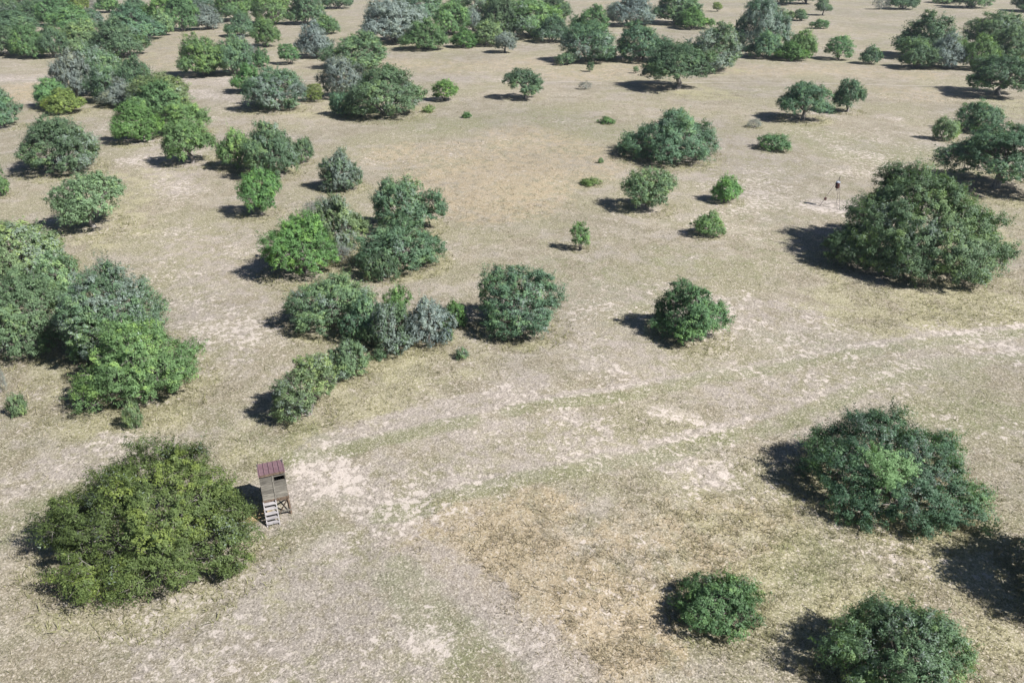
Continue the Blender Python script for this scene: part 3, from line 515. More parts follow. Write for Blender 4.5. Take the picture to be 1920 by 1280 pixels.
# ------------------------------------------------------------------ trees
def unit(v): return v / np.maximum(np.linalg.norm(v, axis=-1, keepdims=True), 1e-9)
def rdirs(rng, n): return unit(rng.normal(size=(n, 3)))
def tubes(paths, sides=5):
    V = []; F = []; n0 = 0
    for pts, rad in paths:
        pts = np.asarray(pts, float); n = len(pts)
        d = unit(np.gradient(pts, axis=0)); up = np.where(np.abs(d[:, 2:3]) > .9, [[1., 0, 0]], [[0, 0, 1.]])
        s = unit(np.cross(d, up)); u = np.cross(s, d)
        th = np.arange(sides) * 2 * math.pi / sides
        ring = pts[:, None] + np.asarray(rad)[:, None, None] * (np.cos(th)[None, :, None] * s[:, None] + np.sin(th)[None, :, None] * u[:, None])
        V.append(ring.reshape(-1, 3))
        for i in range(n - 1):
            for j in range(sides):
                j2 = (j + 1) % sides
                F.append((n0 + i * sides + j, n0 + i * sides + j2, n0 + (i + 1) * sides + j2, n0 + (i + 1) * sides + j))
        n0 += n * sides
    return np.concatenate(V), F
def grow(seed, W, H, habit, leaf, dens, lobes=None, twig=2, cover=1.0, bright=-1):
    """returns (trunk mesh, crown mesh) of a tree W wide, H high standing at the origin"""
    rng = np.random.default_rng(seed); R = W / 2
    if lobes is None:
        if habit == 'O':
            lobes = [(0, 0, .60, .62, .62, .38)]
            for i in range(9):
                th = i * 2.4 + rng.uniform(-.3, .3); rr = rng.uniform(.35, .72)
                lobes.append((rr * math.cos(th), rr * math.sin(th), rng.uniform(.32, .68), rng.uniform(.26, .42), rng.uniform(.26, .42), rng.uniform(.16, .26)))
        elif habit == 'C':
            lobes = [(0, 0, .5, .72, .72, .44), (.25, .2, .7, .5, .5, .27), (-.25, -.1, .45, .55, .55, .3), (.1, -.3, .3, .5, .5, .25)]
        elif habit == 'S':
            lobes = [(0, 0, .38, .7, .7, .5)] + [(rng.uniform(-.6, .6), rng.uniform(-.6, .6), .35, .42, .42, rng.uniform(.3, .5)) for i in range(5)]
        else:
            lobes = [(rng.uniform(-.15, .15), rng.uniform(-.15, .15), .42, .60, .60, .52)]
            n = rng.integers(8, 12); a0 = rng.uniform(0, 6.28)
            for i in range(n):
                th = a0 + i * 2.4 + rng.uniform(-.35, .35); rr = rng.uniform(.3, .72); q = rng.uniform(.26, .46)
                zt = rng.uniform(.36, .98 - .35 * rr)
                lobes.append((rr * math.cos(th), rr * math.sin(th), zt * .6, q, q * rng.uniform(.8, 1.2), zt * .45))
    if habit in 'DO':
        big = lobes[:]
        for i in range(9):
            a_, b_, c_, d_, e_, f_ = big[rng.integers(len(big))]; v = rdirs(rng, 1)[0]; v[2] = abs(v[2]) * .9 - .1; q = rng.uniform(.13, .24)
            lobes = lobes + [(a_ + v[0] * d_ * 1.0, b_ + v[1] * e_ * 1.0, c_ + v[2] * f_ * 1.0, q, q, q * .5 * R / H * 1.6)]
    L = np.array([(a * R, b * R, c * H, d * R, e * R, f * H) for a, b, c, d, e, f in lobes])
    rc = max(.22, .21 * (R ** .70)) * (1.0 if habit != 'O' else .92)
    rc = min(rc, R * .5)
    zmin = {'O': .17, 'D': .09, 'S': .08, 'C': .08}.get(habit, .08) * H
    cl = []
    for i, lb in enumerate(L):
        c, r = lb[:3], np.maximum(lb[3:] - .55 * rc, .15 * lb[3:])
        area = 4 * math.pi * ((r[0] * r[1]) ** 1.6 / 3 + (r[0] * r[2]) ** 1.6 / 3 + (r[1] * r[2]) ** 1.6 / 3) ** (1 / 1.6)
        n = int(2.6 * area / (rc * rc)) + 4
        d = rdirs(rng, n); d[:, 2] = np.where(d[:, 2] < -.55, -d[:, 2], d[:, 2])
        lump = 1 + .22 * np.sin(d[:, 0] * 4 + seed) * np.cos(d[:, 1] * 5 + i) + rng.normal(size=n) * .10
        p = c + d * r * (lump * (.72 + .28 * rng.random(n) ** .4))[:, None]
        ok = p[:, 2] > zmin + (.25 * rc if habit != 'O' else 0)
        for j, l2 in enumerate(L):
            if j != i: ok &= (((p - l2[:3]) / np.maximum(l2[3:] - .75 * rc, .1)) ** 2).sum(1) > 1
        cl.append(np.concatenate([p[ok], np.full((int(ok.sum()), 1), rng.random() if i != bright else 2.0)], 1))
    cl = np.concatenate(cl); cl = cl[rng.permutation(len(cl))]
    keep = []
    for p in cl:
        if not keep or (np.sum((np.array(keep)[:, :3] - p[:3]) ** 2, 1) > (.92 * rc) ** 2).all(): keep.append(p)
    C = np.array(keep); nc = len(C); ltone = C[:, 3]; C = C[:, :3].copy()
    rcs = rc * rng.uniform(.62, 1.25, nc); ctr = np.array([0, 0, .35 * H])
    ctone = .45 * ltone + .55 * rng.random(nc); cgrey = np.clip(.45 * ((ltone * 7.3) % 1) + .55 * rng.random(nc), 0, 1)
    ctone = np.where(ltone > 1.5, 1.5, ctone); cgrey = np.where(ltone > 1.5, 1.3, cgrey)
    # sub-clumps
    nsub = 13
    ci = np.repeat(np.arange(nc), nsub); d = rdirs(rng, nc * nsub)
    outw = unit(C - ctr)[ci]; d = unit(d + .55 * outw + np.array([0, 0, .25]))
    S = C[ci] + d * (rcs[ci] * (.35 + .8 * rng.random(nc * nsub) ** .8))[:, None] * np.array([1, 1, .82])
    spray = rng.random(nc * nsub) < .11
    S = S + np.where(spray, rng.uniform(.2, .75, nc * nsub) * rcs[ci], 0)[:, None] * unit(outw + np.array([0, 0, .5]))
    cden = np.clip(rng.uniform(.35, 1.5, nc), 0, 1)[ci] * np.clip(rng.uniform(.3, 1.6, nc * nsub), 0, 1)
    stone = np.clip(ctone[ci] * .65 + .35 * rng.random(nc * nsub), 0, 1.2)
    area_env = 2 * math.pi * R * R * (.4 + .8 * H / R * .6)
    total = int(area_env * dens * cover * 1.12); nl = max(6, total // (nc * nsub))
    si = np.repeat(np.arange(nc * nsub), nl); n = len(si)
    off = rdirs(rng, n) * (rng.random(n) ** .45)[:, None] * (rcs[ci][si] * .40)[:, None] * np.array([1, 1, .85])
    off += unit(S[si] - C[ci[si]]) * (rcs[ci][si] * .5 * rng.random(n) ** 4)[:, None]
    sp_ = spray[si][:, None]; off = np.where(sp_, off * .45 + unit(outw[si] + np.array([0, 0, .5])) * (rng.uniform(-.7, .6, n) * rcs[ci][si])[:, None], off)
    P = S[si] + off
    keep = (P[:, 2] > .04) & (rng.random(n) < cden[si])
    P = P[keep]; si = si[keep]; n = len(P)
    nrm = unit(.95 * unit(P - C[ci[si]]) + .35 * outw[si] + np.array([0, 0, .35]) + rng.normal(size=(n, 3)) * .45)
    sd_ = unit(P - C[ci[si]]) + .5 * outw[si] + np.array([0, 0, .2]) + rng.normal(size=(n, 3)) * .8; bt = unit(np.cross(nrm, sd_)); tng = np.cross(bt, nrm)
    ln = leaf * 1.0 * rng.uniform(.6, 1.4, n)[:, None]; wd_ = ln * rng.uniform(.28, .50, n)[:, None]
    # fit to requested size
    lo, hi = np.percentile(P[:, 0], [.4, 99.6]); lo2, hi2 = np.percentile(P[:, 1], [.4, 99.6]); zt = np.percentile(P[:, 2], 99.6)
    sc_ = np.array([W / (hi - lo), W / (hi2 - lo2), H / zt]); sh = np.array([(lo + hi) / 2, (lo2 + hi2) / 2, 0])
    P = (P - sh) * sc_; C = (C - sh) * sc_
    V = np.stack([P - tng * ln * .5 - bt * wd_ * .5, P - tng * ln * .35 + bt * wd_ * .5, P + tng * ln * .5], 1).reshape(-1, 3)
    me = mesh_np('crown', V, 3, np.arange(3 * n), M_LEAF)
    tone = np.stack([stone[si], rng.random(n), np.clip(cgrey[ci[si]] * .75 + .25 * rng.random(n), 0, 1.2), np.ones(n)], 1)
    cattr(me, 'tone', tone)
    # trunk, limbs and twigs
    paths = []; twp = []
    th_ = .035 * math.sqrt(W * H) + .02
    if habit == 'O':
        fork = np.array([rng.uniform(-.04, .04) * W, rng.uniform(-.04, .04) * W, .24 * H]); nst = 1
        paths.append(([(0, 0, -.15), (0.02 * W, 0, .1 * H), fork], [th_ * 1.5, th_ * 1.15, th_]))
        starts = [fork] * 6
    else:
        nst = 4 if W > 3 else 3
        starts = [np.array([rng.uniform(-.06, .06) * W, rng.uniform(-.06, .06) * W, -.1]) for _ in range(nst)]
    order = rng.permutation(nc); main = order[:min(nc, 16 if W > 4 else 8)]
    mids = []
    for q, k in enumerate(main):
        s = starts[q % len(starts)]; e = C[k]
        m1 = s + (e - s) * .4 + np.array([rng.normal() * .03 * W, rng.normal() * .03 * W, .10 * H])
        m2 = s + (e - s) * .72 + np.array([rng.normal() * .03 * W, rng.normal() * .03 * W, .07 * H])
        r0 = th_ * .42
        paths.append(([s, m1, m2, e], [r0, r0 * .62, r0 * .4, r0 * .2])); mids += [m1, m2]
    mids = np.array(mids)
    for k in range(nc):
        m = mids[np.argmin(np.sum((mids - C[k]) ** 2, 1))]
        twp.append(([m, (m + C[k]) / 2 + rng.normal(size=3) * .05 * rc, C[k]], [th_ * .12, th_ * .09, th_ * .05]))
        for _ in range(twig):
            dd = unit(unit(C[k] - ctr) * .8 + rng.normal(size=3) * .7 + np.array([0, 0, .3]))
            e = C[k] + dd * rcs[k] * rng.uniform(.75, 1.15)
            twp.append(([C[k], e], [th_ * .045 + .004, .004]))
    V, F = tubes(paths, 5 if W > 3 else 4); V2, F2 = tubes(twp, 3); F += [tuple(i + len(V) for i in q) for q in F2]; V = np.concatenate([V, V2])
    V[:, 2] = np.maximum(V[:, 2], -.15)
    return mesh_np('trunk', V, 4, np.array(F), M_BARK, True), me

COLOURS = dict(g=(.106, .188, .084), b=(.098, .165, .098), d=(.086, .147, .084), l=(.142, .210, .112), y=(.142, .205, .068),
               v=(.108, .203, .070), s=(.148, .185, .175), o=(.108, .142, .045))
LOBES = {
 'FG1': [(.14, .0, .42, .60, .66, .56), (-.35, 0, .34, .55, .6, .42), (-.62, .12, .36, .28, .4, .24), (.62, -.25, .26, .38, .45, .30), (.02, .42, .5, .45, .45, .48), (.2, -.5, .28, .5, .42, .32), (-.2, -.6, .24, .42, .36, .28), (-.12, .35, .5, .35, .4, .42)],
 'FG2': [(-.05, .25, .48, .55, .55, .52), (-.45, .0, .42, .45, .5, .42), (.4, .15, .42, .45, .5, .40), (.1, -.4, .32, .55, .5, .36), (.62, -.35, .24, .36, .4, .26), (-.2, -.15, .56, .35, .35, .36), (.72, .25, .36, .2, .25, .30), (-.55, -.45, .24, .3, .3, .24), (-.55, .4, .4, .3, .3, .3)],
 'R': [(-.05, .3, .60, .40, .5, .40), (.12, .1, .5, .5, .5, .42), (-.45, .0, .36, .42, .5, .36), (.50, 0, .32, .46, .5, .34), (.05, -.4, .30, .6, .5, .34), (-.62, -.1, .22, .34, .4, .26), (.74, -.15, .20, .26, .4, .24), (.3, -.55, .2, .4, .36, .24), (-.3, -.5, .22, .4, .36, .26), (.2, .55, .45, .5, .4, .4)],
 'O1': [(-.25, -.3, .36, .62, .55, .44), (.1, .1, .55, .5, .5, .44), (.5, .4, .55, .42, .45, .42), (-.55, -.45, .25, .36, .4, .26), (.2, .5, .5, .4, .4, .4)],
 'P': [(0, 0, .42, .7, .7, .5), (-.45, .2, .55, .4, .4, .40), (.45, .1, .58, .4, .4, .40), (.05, .3, .68, .32, .32, .34), (.7, 0, .5, .25, .3, .3), (-.2, -.5, .3, .45, .4, .3), (.3, -.5, .3, .45, .4, .3)],
 'W': [(.15, 0, .5, .42, .5, .52), (-.3, 0, .36, .45, .5, .36), (-.68, 0, .2, .34, .4, .22), (.5, 0, .36, .45, .5, .40), (.05, -.4, .3, .6, .4, .32), (.7, -.1, .28, .25, .3, .34)],
}
#        leaf length, leaves per m2
NEAR = {'FG1': (.115, 1500), 'FG2': (.115, 1500), 'FG3': (.105, 1900), 'FG4': (.105, 1900), 'FG5': (.16, 700), 'P': (.13, 1150), 'Q': (.13, 1150), 'R': (.17, 900),
        'L2': (.13, 1100), 'L3': (.13, 1100), 'L4': (.125, 1250), 'M1': (.14, 950), 'N1': (.13, 1050), 'O1': (.115, 1300), 'W': (.21, 430), 'M4': (.14, 900)}
PROTO = {}
def protos(habit, W):
    if habit == 'D': key = ('D', 9.) if W > 7.4 else (('D', 6.) if W > 4.4 else ('D', 3.))
    elif habit == 'O': key = ('O', 9.) if W > 7 else ('O', 5.)
    elif habit == 'X': key = ('X', 3.)
    else: key = (habit, 3.) if W > 2.4 else (habit, 1.5)
    if key not in PROTO:
        h, w = key; nv = {'D': 5, 'O': 3, 'X': 2, 'S': 3, 'C': 2}[h]
        hr = {'D': .66, 'O': .72, 'X': .7, 'S': .55, 'C': 1.0}[h]
        lf, dn = {9.: (.20, 500), 6.: (.16, 760), 5.: (.155, 760), 3.: (.115, 1250), 1.5: (.08, 2000)}[w]
        lst = []
        for i in range(nv):
            if h == 'X': lst.append((w, w * hr) + grow(900 + i, w, w * hr, 'S', .07, 1200, twig=9, cover=.10))
            else: lst.append((w, w * hr) + grow(int(100 * w) + 17 * i + ord(h), w, w * hr, h, lf, dn))
        PROTO[key] = lst
    return PROTO[key]
NAMES = dict(oak=('live_oak_tree', 'tree'), mesquite=('mesquite_tree', 'tree'), bush=('bush', 'bush'), dead_bush=('dead_bush', 'bush'))
GROUPS = dict(oak='oaks scattered over the pasture', mesquite='small trees scattered over the pasture', bush='bushes scattered over the pasture', dead_bush='dead brush scattered over the pasture')
rs = random.Random(4)
use = {}
for (key, x, y, W, H, kd, habit, colk, grey, kind, label) in TREES:
    nm, cat = NAMES[kind]
    if y < 112 and habit in 'DO' and key != 'R': W *= .94; H *= .89
    if key == 'R': y += 2.8; x += .9; H *= .83; W *= .97
    if key == 'FG1': y += .55; x -= .12
    if key == 'FG3': H *= 1.25
    if key == 'FG4': H *= 1.12
    root = bpy.data.objects.new(nm, None); link(root); root.empty_display_size = .3
    root.location = (x, y, float(relief(np.array([x]), np.array([y]))[0]) if y < 250 else 0)
    tag(root, label, cat, GROUPS[kind])
    if key in NEAR:
        lf, dn = NEAR[key]; tm, cm = grow(sum(ord(ch) * (i + 3) for i, ch in enumerate(key)), W, H, habit, lf, dn, LOBES.get(key), twig=4, bright={'FG2': 5}.get(key, -1))
        s = (1, kd, 1); rz = 0
    else:
        pl = protos(habit, W); pk = id(pl); i = use.get(pk, 0); use[pk] = i + 1
        w0, h0, tm, cm = pl[i % len(pl)]
        s = (W / w0, W / w0 * kd, H / h0); rz = rs.uniform(0, 6.28) if kd > .85 else rs.choice([0, math.pi])
    root.scale = s; root.rotation_euler = (0, 0, rz)
    t = bpy.data.objects.new('trunk', tm); link(t, root)
    c = bpy.data.objects.new('crown', cm); link(c, root)
    b = COLOURS[colk]; j = rs.uniform(.84, 1.16); hsh = rs.uniform(-.08, .08)
    c.color = (b[0] * j * (1 + hsh), b[1] * j, b[2] * j * (1 - hsh), grey)

# ------------------------------------------------------------------ grass
def build_grass():
    rng = np.random.default_rng(77); XS = []; YS = []; SZ = []; KD = []
    for y0, y1, dn, s0 in ((11, 22, 150, .11), (22, 34, 110, .12), (34, 50, 50, .14), (50, 75, 20, .14), (75, 130, 5, .17)):
        hw = .74 * y1 + 9
        n = int((y1 - y0) * 2 * hw * dn); x = rng.uniform(-hw, hw, n); y = rng.uniform(y0, y1, n)
        k = np.abs(x) < .70 * y + 10; x, y = x[k], y[k]
        b = field('b', x, y); p = field('p', x, y); o = field('o', x, y); st = field('s', x, y); ye = field('y', x, y); gr = field('g', x, y)
        pr = .25 + .75 * fbm(x * .35, y * .35, 21, 4) ** 1.2 + .6 * st + .5 * ye + .1 * gr - .75 * b - .9 * p - o
        pr *= np.clip((fbm(x * 1.3, y * 1.3, 41, 3) - .3) * 3, .15, 1)
        ok = rng.random(len(x)) < pr * .8
        x, y, st, ye, gr = x[ok], y[ok], st[ok], ye[ok], gr[ok]
        XS.append(x); YS.append(y); SZ.append(s0 * rng.uniform(.55, 1.35, len(x)) * (1 + .25 * st + .2 * ye - .3 * gr)); KD.append(np.stack([st, ye, gr], 1))
    for t in TREES:                                     # rank growth round the crowns
        if t[3] < 1.5 or t[2] > 125: continue
        R = t[3] / 2; n = int(min(1500, 110 * R * R * (30 / max(t[2], 25))) + 20)
        th = rng.uniform(0, 6.283, n); rr = R * rng.uniform(.55, 1.22, n) ** .9
        XS.append(t[1] + rr * np.cos(th)); YS.append(t[2] + rr * np.sin(th) * t[5])
        SZ.append(rng.uniform(.09, .22, n) * (1 + t[2] / 300)); KD.append(np.tile([[0, 1., .35]], (n, 1)))
    x = np.concatenate(XS); y = np.concatenate(YS); s = np.concatenate(SZ); K = np.concatenate(KD); n = len(x)
    s = s * np.where(rng.random(n) < .05, rng.uniform(1.2, 1.6, n), 1)
    bx, by = -11.1, 29.4
    ok = (np.hypot(x - bx, y - by) > 1.0); x, y, s, K = x[ok], y[ok], s[ok], K[ok]; n = len(x)
    nb = 3; i = np.repeat(np.arange(n), nb); m = len(i)
    th = rng.uniform(0, 6.283, m); lean = rng.uniform(.5, 2.0, m); r0 = s[i] * .35 * rng.random(m)
    z = relief(x, y)[i]
    base = np.stack([x[i] + r0 * np.cos(th), y[i] + r0 * np.sin(th), z - .01], 1)
    hgt = s[i] * rng.uniform(.5, 1.1, m)
    tip = base + np.stack([np.cos(th) * lean * hgt, np.sin(th) * lean * hgt, hgt], 1)
    ph = rng.uniform(0, 6.283, m); wv = np.stack([np.cos(ph), np.sin(ph), np.zeros(m)], 1) * (s[i] * rng.uniform(.06, .15, m))[:, None]
    V = np.stack([base - wv, base + wv, tip], 1).reshape(-1, 3)
    me = mesh_np('grass', V, 3, np.arange(3 * m), M_GRASS)
    v = rng.random(n)[:, None]
    dry = np.array([[0.344, 0.305, 0.224]]) * (1 - v) + np.array([[0.473, 0.430, 0.331]]) * v
    oli = np.array([[0.198, 0.191, 0.112]]) * (1 - v) + np.array([[0.284, 0.267, 0.172]]) * v
    pick = (rng.random(n) < .42)[:, None]; c = np.where(pick, oli, dry)
    c = c * (1 - .7 * K[:, :1]) + .7 * K[:, :1] * (np.array([[0.361, 0.310, 0.215]]) * (.75 + .5 * v))
    c = c * (1 - .7 * K[:, 1:2]) + .7 * K[:, 1:2] * (np.array([[0.327, 0.305, 0.172]]) * (.7 + .6 * v))
    g = np.clip(K[:, 2:3], 0, 1); c = c * (1 - .7 * g) + .7 * g * (np.array([[0.163, 0.198, 0.077]]) * (.7 + .6 * v))
    col = np.ones((m, 4)); col[:, :3] = c[i] * rng.uniform(.8, 1.2, m)[:, None]
    cattr(me, 'gcol', col)
    tag(link(bpy.data.objects.new('grass', me)), 'short dry grass tufts growing all over the pasture', 'grass', kind='stuff')
build_grass()

# ------------------------------------------------------------------ raised wooden blind
def box_v(sx, sy, sz, c=(0, 0, 0)):
    v = [((i & 1) * 2 - 1, (i >> 1 & 1) * 2 - 1, (i >> 2) * 2 - 1) for i in range(8)]
    return [(c[0] + a * sx / 2, c[1] + b * sy / 2, c[2] + d * sz / 2) for a, b, d in v], [(0, 2, 3, 1), (4, 5, 7, 6), (0, 1, 5, 4), (2, 6, 7, 3), (0, 4, 6, 2), (1, 3, 7, 5)]
def boxes(name, lst, mat, parent, loc=(0, 0, 0), rot=(0, 0, 0)):
    V = []; F = []
    for sx, sy, sz, c in lst:
        v, f = box_v(sx, sy, sz, c); n = len(V); V += v; F += [tuple(n + i for i in q) for q in f]
    me = bpy.data.meshes.new(name); me.from_pydata(V, [], F); me.materials.append(mat)
    o = bpy.data.objects.new(name, me); o.location = loc; o.rotation_euler = rot
    return link(o, parent)
def beam(name, a, b, w, d, mat, parent):
    a = np.array(a, float); b = np.array(b, float); L = np.linalg.norm(b - a); u = (b - a) / L
    o = boxes(name, [(w, d, L, (0, 0, 0))], mat, parent, tuple((a + b) / 2))
    from mathutils import Vector
    o.rotation_euler = Vector(tuple(u)).to_track_quat('Z', 'Y').to_euler()
    return o
def build_blind():
    rr = random.Random(8)
    root = bpy.data.objects.new('hunting_blind', None); link(root)
    root.location = (-10.80, 29.12, .0); root.rotation_euler = (0, 0, math.radians(21)); root.scale = (.92, .92, .95)
    tag(root, 'raised weathered wooden hunting blind with maroon metal roof and steep steps', 'hunting blind')
    zf, zt = .99, 2.46; hw = .60
    for sx in (-1, 1):
        for sy in (-1, 1):
            beam('leg', (sx * (hw - .01), sy * (hw - .01), -.1), (sx * (hw - .06), sy * (hw - .06), zf), .095, .095, M_POST, root)
    beam('brace', (.06, -hw - .02, .12), (hw - .04, -hw - .02, zf - .06), .07, .035, M_POST, root)
    beam('brace', (hw + .02, -hw + .1, .12), (hw - .02, hw - .1, zf - .06), .035, .07, M_POST, root)
    beam('brace', (hw + .03, hw - .1, .12), (hw - .03, -hw + .1, zf - .1), .035, .07, M_POST, root)
    beam('brace', (-hw - .02, -hw + .1, .12), (-hw + .02, hw - .1, zf - .06), .035, .07, M_POST, root)
    beam('brace', (-hw + .1, hw + .02, .12), (hw - .1, hw - .02, zf - .06), .07, .035, M_POST, root)
    beam('rail', (-hw - .02, -hw - .03, .22), (hw + .03, -hw - .03, .22), .04, .09, M_WOOD, root)
    boxes('floor', [(1.26, 1.26, .07, (0, 0, zf))] + [(1.24, .05, .12, (0, s * .57, zf - .09)) for s in (-1, 1)], M_POST, root)
    pitch = 7
    bh = (zt - zf - .04) / 8
    # front wall: boarded door at left, boarded panel with window slot at right
    fw = boxes('front_wall', [(.05, .05, zt - zf - .05, (x, -hw + .04, (zf + zt) / 2)) for x in (-.56, -.02, .03, .56)], M_INNER, root)
    for i in range(8):
        z = zf + .05 + bh * (i + .5)
        boxes('plank', [(.585, .024, bh - .008, (0, 0, 0))], M_WOOD, fw, (-.305 + rr.uniform(-.006, .006), -hw - rr.uniform(0, .008), z), (rr.uniform(-.03, .03), rr.uniform(-.008, .008), 0))
        if i in (5, 6):
            if i == 5: boxes('plank', [(.585, .024, bh * .55, (0, 0, 0))], M_WOOD, fw, (.305, -hw - .004, z - bh * .2))
            continue
        if i == 7: boxes('plank', [(.585, .024, bh * 1.05, (0, 0, 0))], M_WOOD, fw, (.305, -hw - .004, z - .02)); continue
        boxes('plank', [(.585, .024, bh - .008, (0, 0, 0))], M_WOOD, fw, (.305 + rr.uniform(-.006, .006), -hw - rr.uniform(0, .008), z), (rr.uniform(-.03, .03), rr.uniform(-.008, .008), 0))
    boxes('door_trim', [(.06, .02, zt - zf - .1, (0, -hw - .030, (zf + zt) / 2))], M_WOOD, root)
    boxes('window_frame', [(.04, .03, bh * 1.9, (.045, -hw - .028, zf + .05 + bh * 6.2)), (.04, .03, bh * 1.9, (.585, -hw - .028, zf + .05 + bh * 6.2)), (.5, .03, .035, (.315, -hw - .028, zf + .05 + bh * 5.35)), (.5, .03, .035, (.315, -hw - .028, zf + .05 + bh * 7.05))], M_WOOD, root)
    for nm, sx in (('side_wall', -1), ('side_wall', 1)):
        sw = boxes(nm, [(.05, .05, zt - zf - .2, (sx * (hw - .06), y, (zf + zt) / 2 - .06)) for y in (-.45, 0, .5)], M_INNER, root)
        for i in range(8):
            if i == 6: continue
            z = zf + .05 + bh * (i + .5)
            boxes('plank', [(1.17, .024, bh - .008, (0, 0, 0))], M_WOOD, sw, (sx * (hw - .01), .0, z - (.05 if i == 7 else 0)), (0, 0, math.pi / 2))
    bw = boxes('back_wall', [(.05, .05, zt - zf - .3, (x, hw - .06, (zf + zt) / 2 - .1)) for x in (-.5, 0, .5)], M_INNER, root)
    for i in range(7):
        z = zf + .05 + bh * (i + .5)
        boxes('plank', [(1.14, .024, bh - .008, (0, 0, 0))], M_WOOD, bw, (0, hw - .012, z))
    # roof: front edge high, five ribbed sheets on rafters
    y0, y1, z0, z1 = -.72, .60, zt + .08, zt - .12
    rf = boxes('roof', [(.05, 1.22, .08, (x, 0, 0)) for x in (-.53, 0, .53)] + [(1.12, .03, .10, (0, -.63, 0))], M_POST, root, (0, (y0 + y1) / 2, (z0 + z1) / 2 - .05), (math.atan2(z1 - z0, y1 - y0), 0, 0))
    Ly = math.hypot(y1 - y0, z1 - z0); pw = 1.16 / 5
    prof = [(0, 0), (.02, .030), (.045, .030), (.065, 0), (pw * .5, .004), (pw, 0)]
    me = bpy.data.meshes.new('roof_panel'); V = []; F = []
    for yy in (-Ly / 2, Ly / 2):
        for dz in (0, -.004): V += [(px - pw / 2 + .001 * (px == 0) - .001 * (px == pw), yy, pz + dz) for px, pz in prof]
    n = len(prof)
    for i in range(n - 1):
        F.append((i, i + 1, 2 * n + i + 1, 2 * n + i)); F.append((n + i, 3 * n + i, 3 * n + i + 1, n + i + 1)); F.append((i, n + i, n + i + 1, i + 1)); F.append((2 * n + i, 2 * n + i + 1, 3 * n + i + 1, 3 * n + i))
    me.from_pydata(V, [], F); me.materials.append(M_ROOF)
    for i in range(5):
        link(bpy.data.objects.new('roof_panel', me), rf).location = (-1.16 / 2 + pw * (i + .5), 0, .046)
    boxes('roof_edge_trim', [(.05, Ly + .01, .07, (0, 0, 0))], M_ROOF, rf, (.60, 0, .028)); boxes('roof_edge_trim', [(.05, Ly + .01, .07, (0, 0, 0))], M_ROOF, rf, (-.60, 0, .028))
    # steep open steps to the door
    xs0, xs1 = -.60, -.02; top = (-hw - .06, zf + .02); bot = (-hw - .62, .0)
    for x in (xs0, xs1): beam('stringer', (x, bot[0], bot[1] - .05), (x, top[0], top[1]), .045, .15, M_TREAD, root)
    for i in range(5):
        f = (i + .55) / 5.1; y = bot[0] + (top[0] - bot[0]) * f; z = bot[1] + (top[1] - bot[1]) * f
        boxes('tread', [(xs1 - xs0 - .05, .20, .038, (0, 0, 0))], M_TREAD, root, ((xs0 + xs1) / 2, y - .01, z), (rr.uniform(-.03, .03), rr.uniform(-.015, .015), 0))
build_blind()

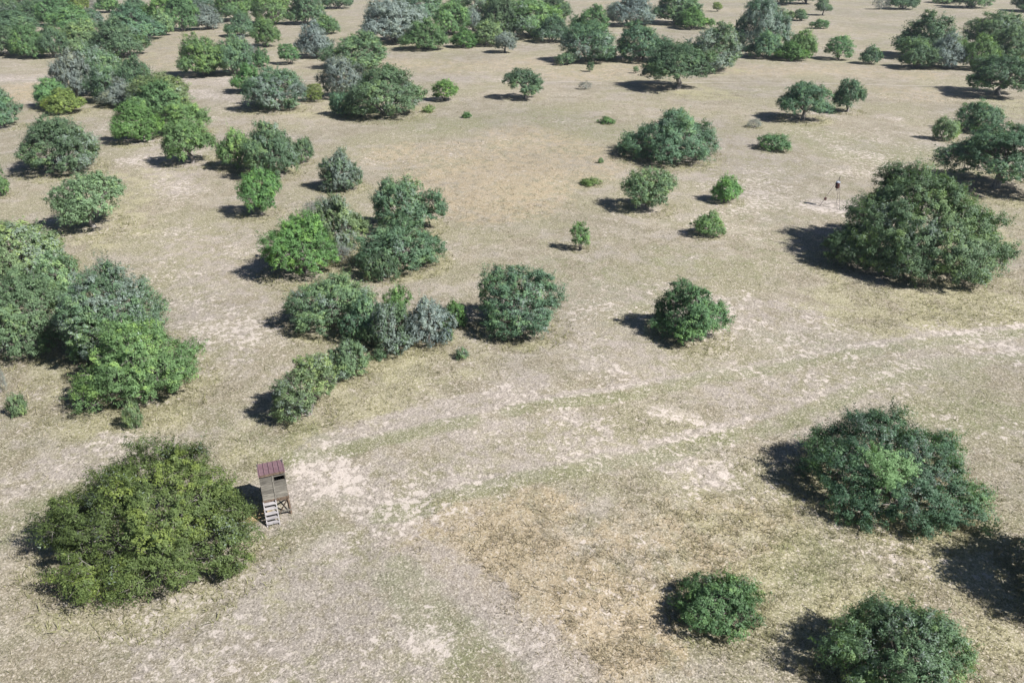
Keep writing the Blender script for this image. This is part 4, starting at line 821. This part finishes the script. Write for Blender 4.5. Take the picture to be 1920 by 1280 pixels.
# ------------------------------------------------------------------ tripod feeder
def lathe(name, prof, mat, parent, n=20, loc=(0, 0, 0)):
    V = []; F = []
    for r, z in prof: V += [(r * math.cos(2 * math.pi * i / n), r * math.sin(2 * math.pi * i / n), z) for i in range(n)]
    for k in range(len(prof) - 1):
        for i in range(n): F.append((k * n + i, k * n + (i + 1) % n, (k + 1) * n + (i + 1) % n, (k + 1) * n + i))
    me = bpy.data.meshes.new(name); me.from_pydata(V, [], F); me.materials.append(mat)
    for p in me.polygons: p.use_smooth = True
    o = bpy.data.objects.new(name, me); o.location = loc; return link(o, parent)
def build_feeder():
    root = bpy.data.objects.new('game_feeder', None); link(root); root.location = (30.5, 73.6, 0); root.scale = (.92, .92, .95)
    tag(root, 'dark red drum game feeder hung on a tall steel tripod', 'game feeder')
    apex = np.array([.25, 0, 2.98])
    for dx, dy, ex in ((-1.27, .1, .12), (.35, -1.2, .05), (.85, 1.0, .08)):
        a = np.array([dx, dy, -.05]); u = unit(apex - a); V, F = tubes([([a, apex + u * ex], [.019, .017])], 8)
        link(bpy.data.objects.new('leg', mesh_np('leg', V, 4, np.array(F), M_STEEL, True)), root)
        if dx < -1:
            p = a + (apex - a) * .27
            boxes('control_box', [(.20, .16, .24, (0, 0, 0))], M_DRUM, root, tuple(p + np.array([.05, -.03, 0])))
    drum = lathe('drum', [(.02, 1.80), (.10, 1.82), (.205, 1.92), (.215, 2.0), (.222, 2.02), (.215, 2.04), (.215, 2.24), (.222, 2.26), (.215, 2.28), (.215, 2.46), (.01, 2.462)], M_DRUM, root, loc=(.17, 0, .0))
    lathe('lid', [(.225, 2.44), (.235, 2.46), (.235, 2.50), (.20, 2.525), (.06, 2.60), (.01, 2.61)], M_LID, root, loc=(.17, 0, 0))
    V, F = tubes([([(.17, 0, 2.6), apex], [.010, .010])], 6)
    link(bpy.data.objects.new('hanger', mesh_np('hanger', V, 4, np.array(F), M_STEEL, True)), root)
    lathe('spinner', [(.01, 1.66), (.14, 1.665), (.14, 1.675), (.03, 1.68), (.03, 1.80)], M_STEEL, root, loc=(.17, 0, 0))
    P = [np.array(q) for q in ((-1.27, .1, .10), (.35, -1.2, .10), (.85, 1.0, .10))]
    V, F = tubes([([P[0], P[1]], [.012, .012]), ([P[1], P[2]], [.012, .012]), ([P[2], P[0]], [.012, .012])], 6)
    link(bpy.data.objects.new('spreader_rod', mesh_np('spreader_rod', V, 4, np.array(F), M_STEEL, True)), root)
build_feeder()

# ------------------------------------------------------------------ thin air haze
def build_haze():
    g = NT('thin_blue_haze'); v = g.n('ShaderNodeVolumePrincipled')
    v.inputs['Color'].default_value = (.80, .90, 1, 1); v.inputs['Density'].default_value = .00014; v.inputs['Anisotropy'].default_value = .2
    g.l(v.outputs[0], g.out.inputs['Volume'])
    V, F = box_v(10400, 10400, 28, (0, 0, 12.5))
    me = bpy.data.meshes.new('haze'); me.from_pydata(V, [], F); me.materials.append(g.m)
    tag(link(bpy.data.objects.new('haze', me)), 'thin bluish haze over the far pasture', 'haze', kind='stuff')
build_haze()
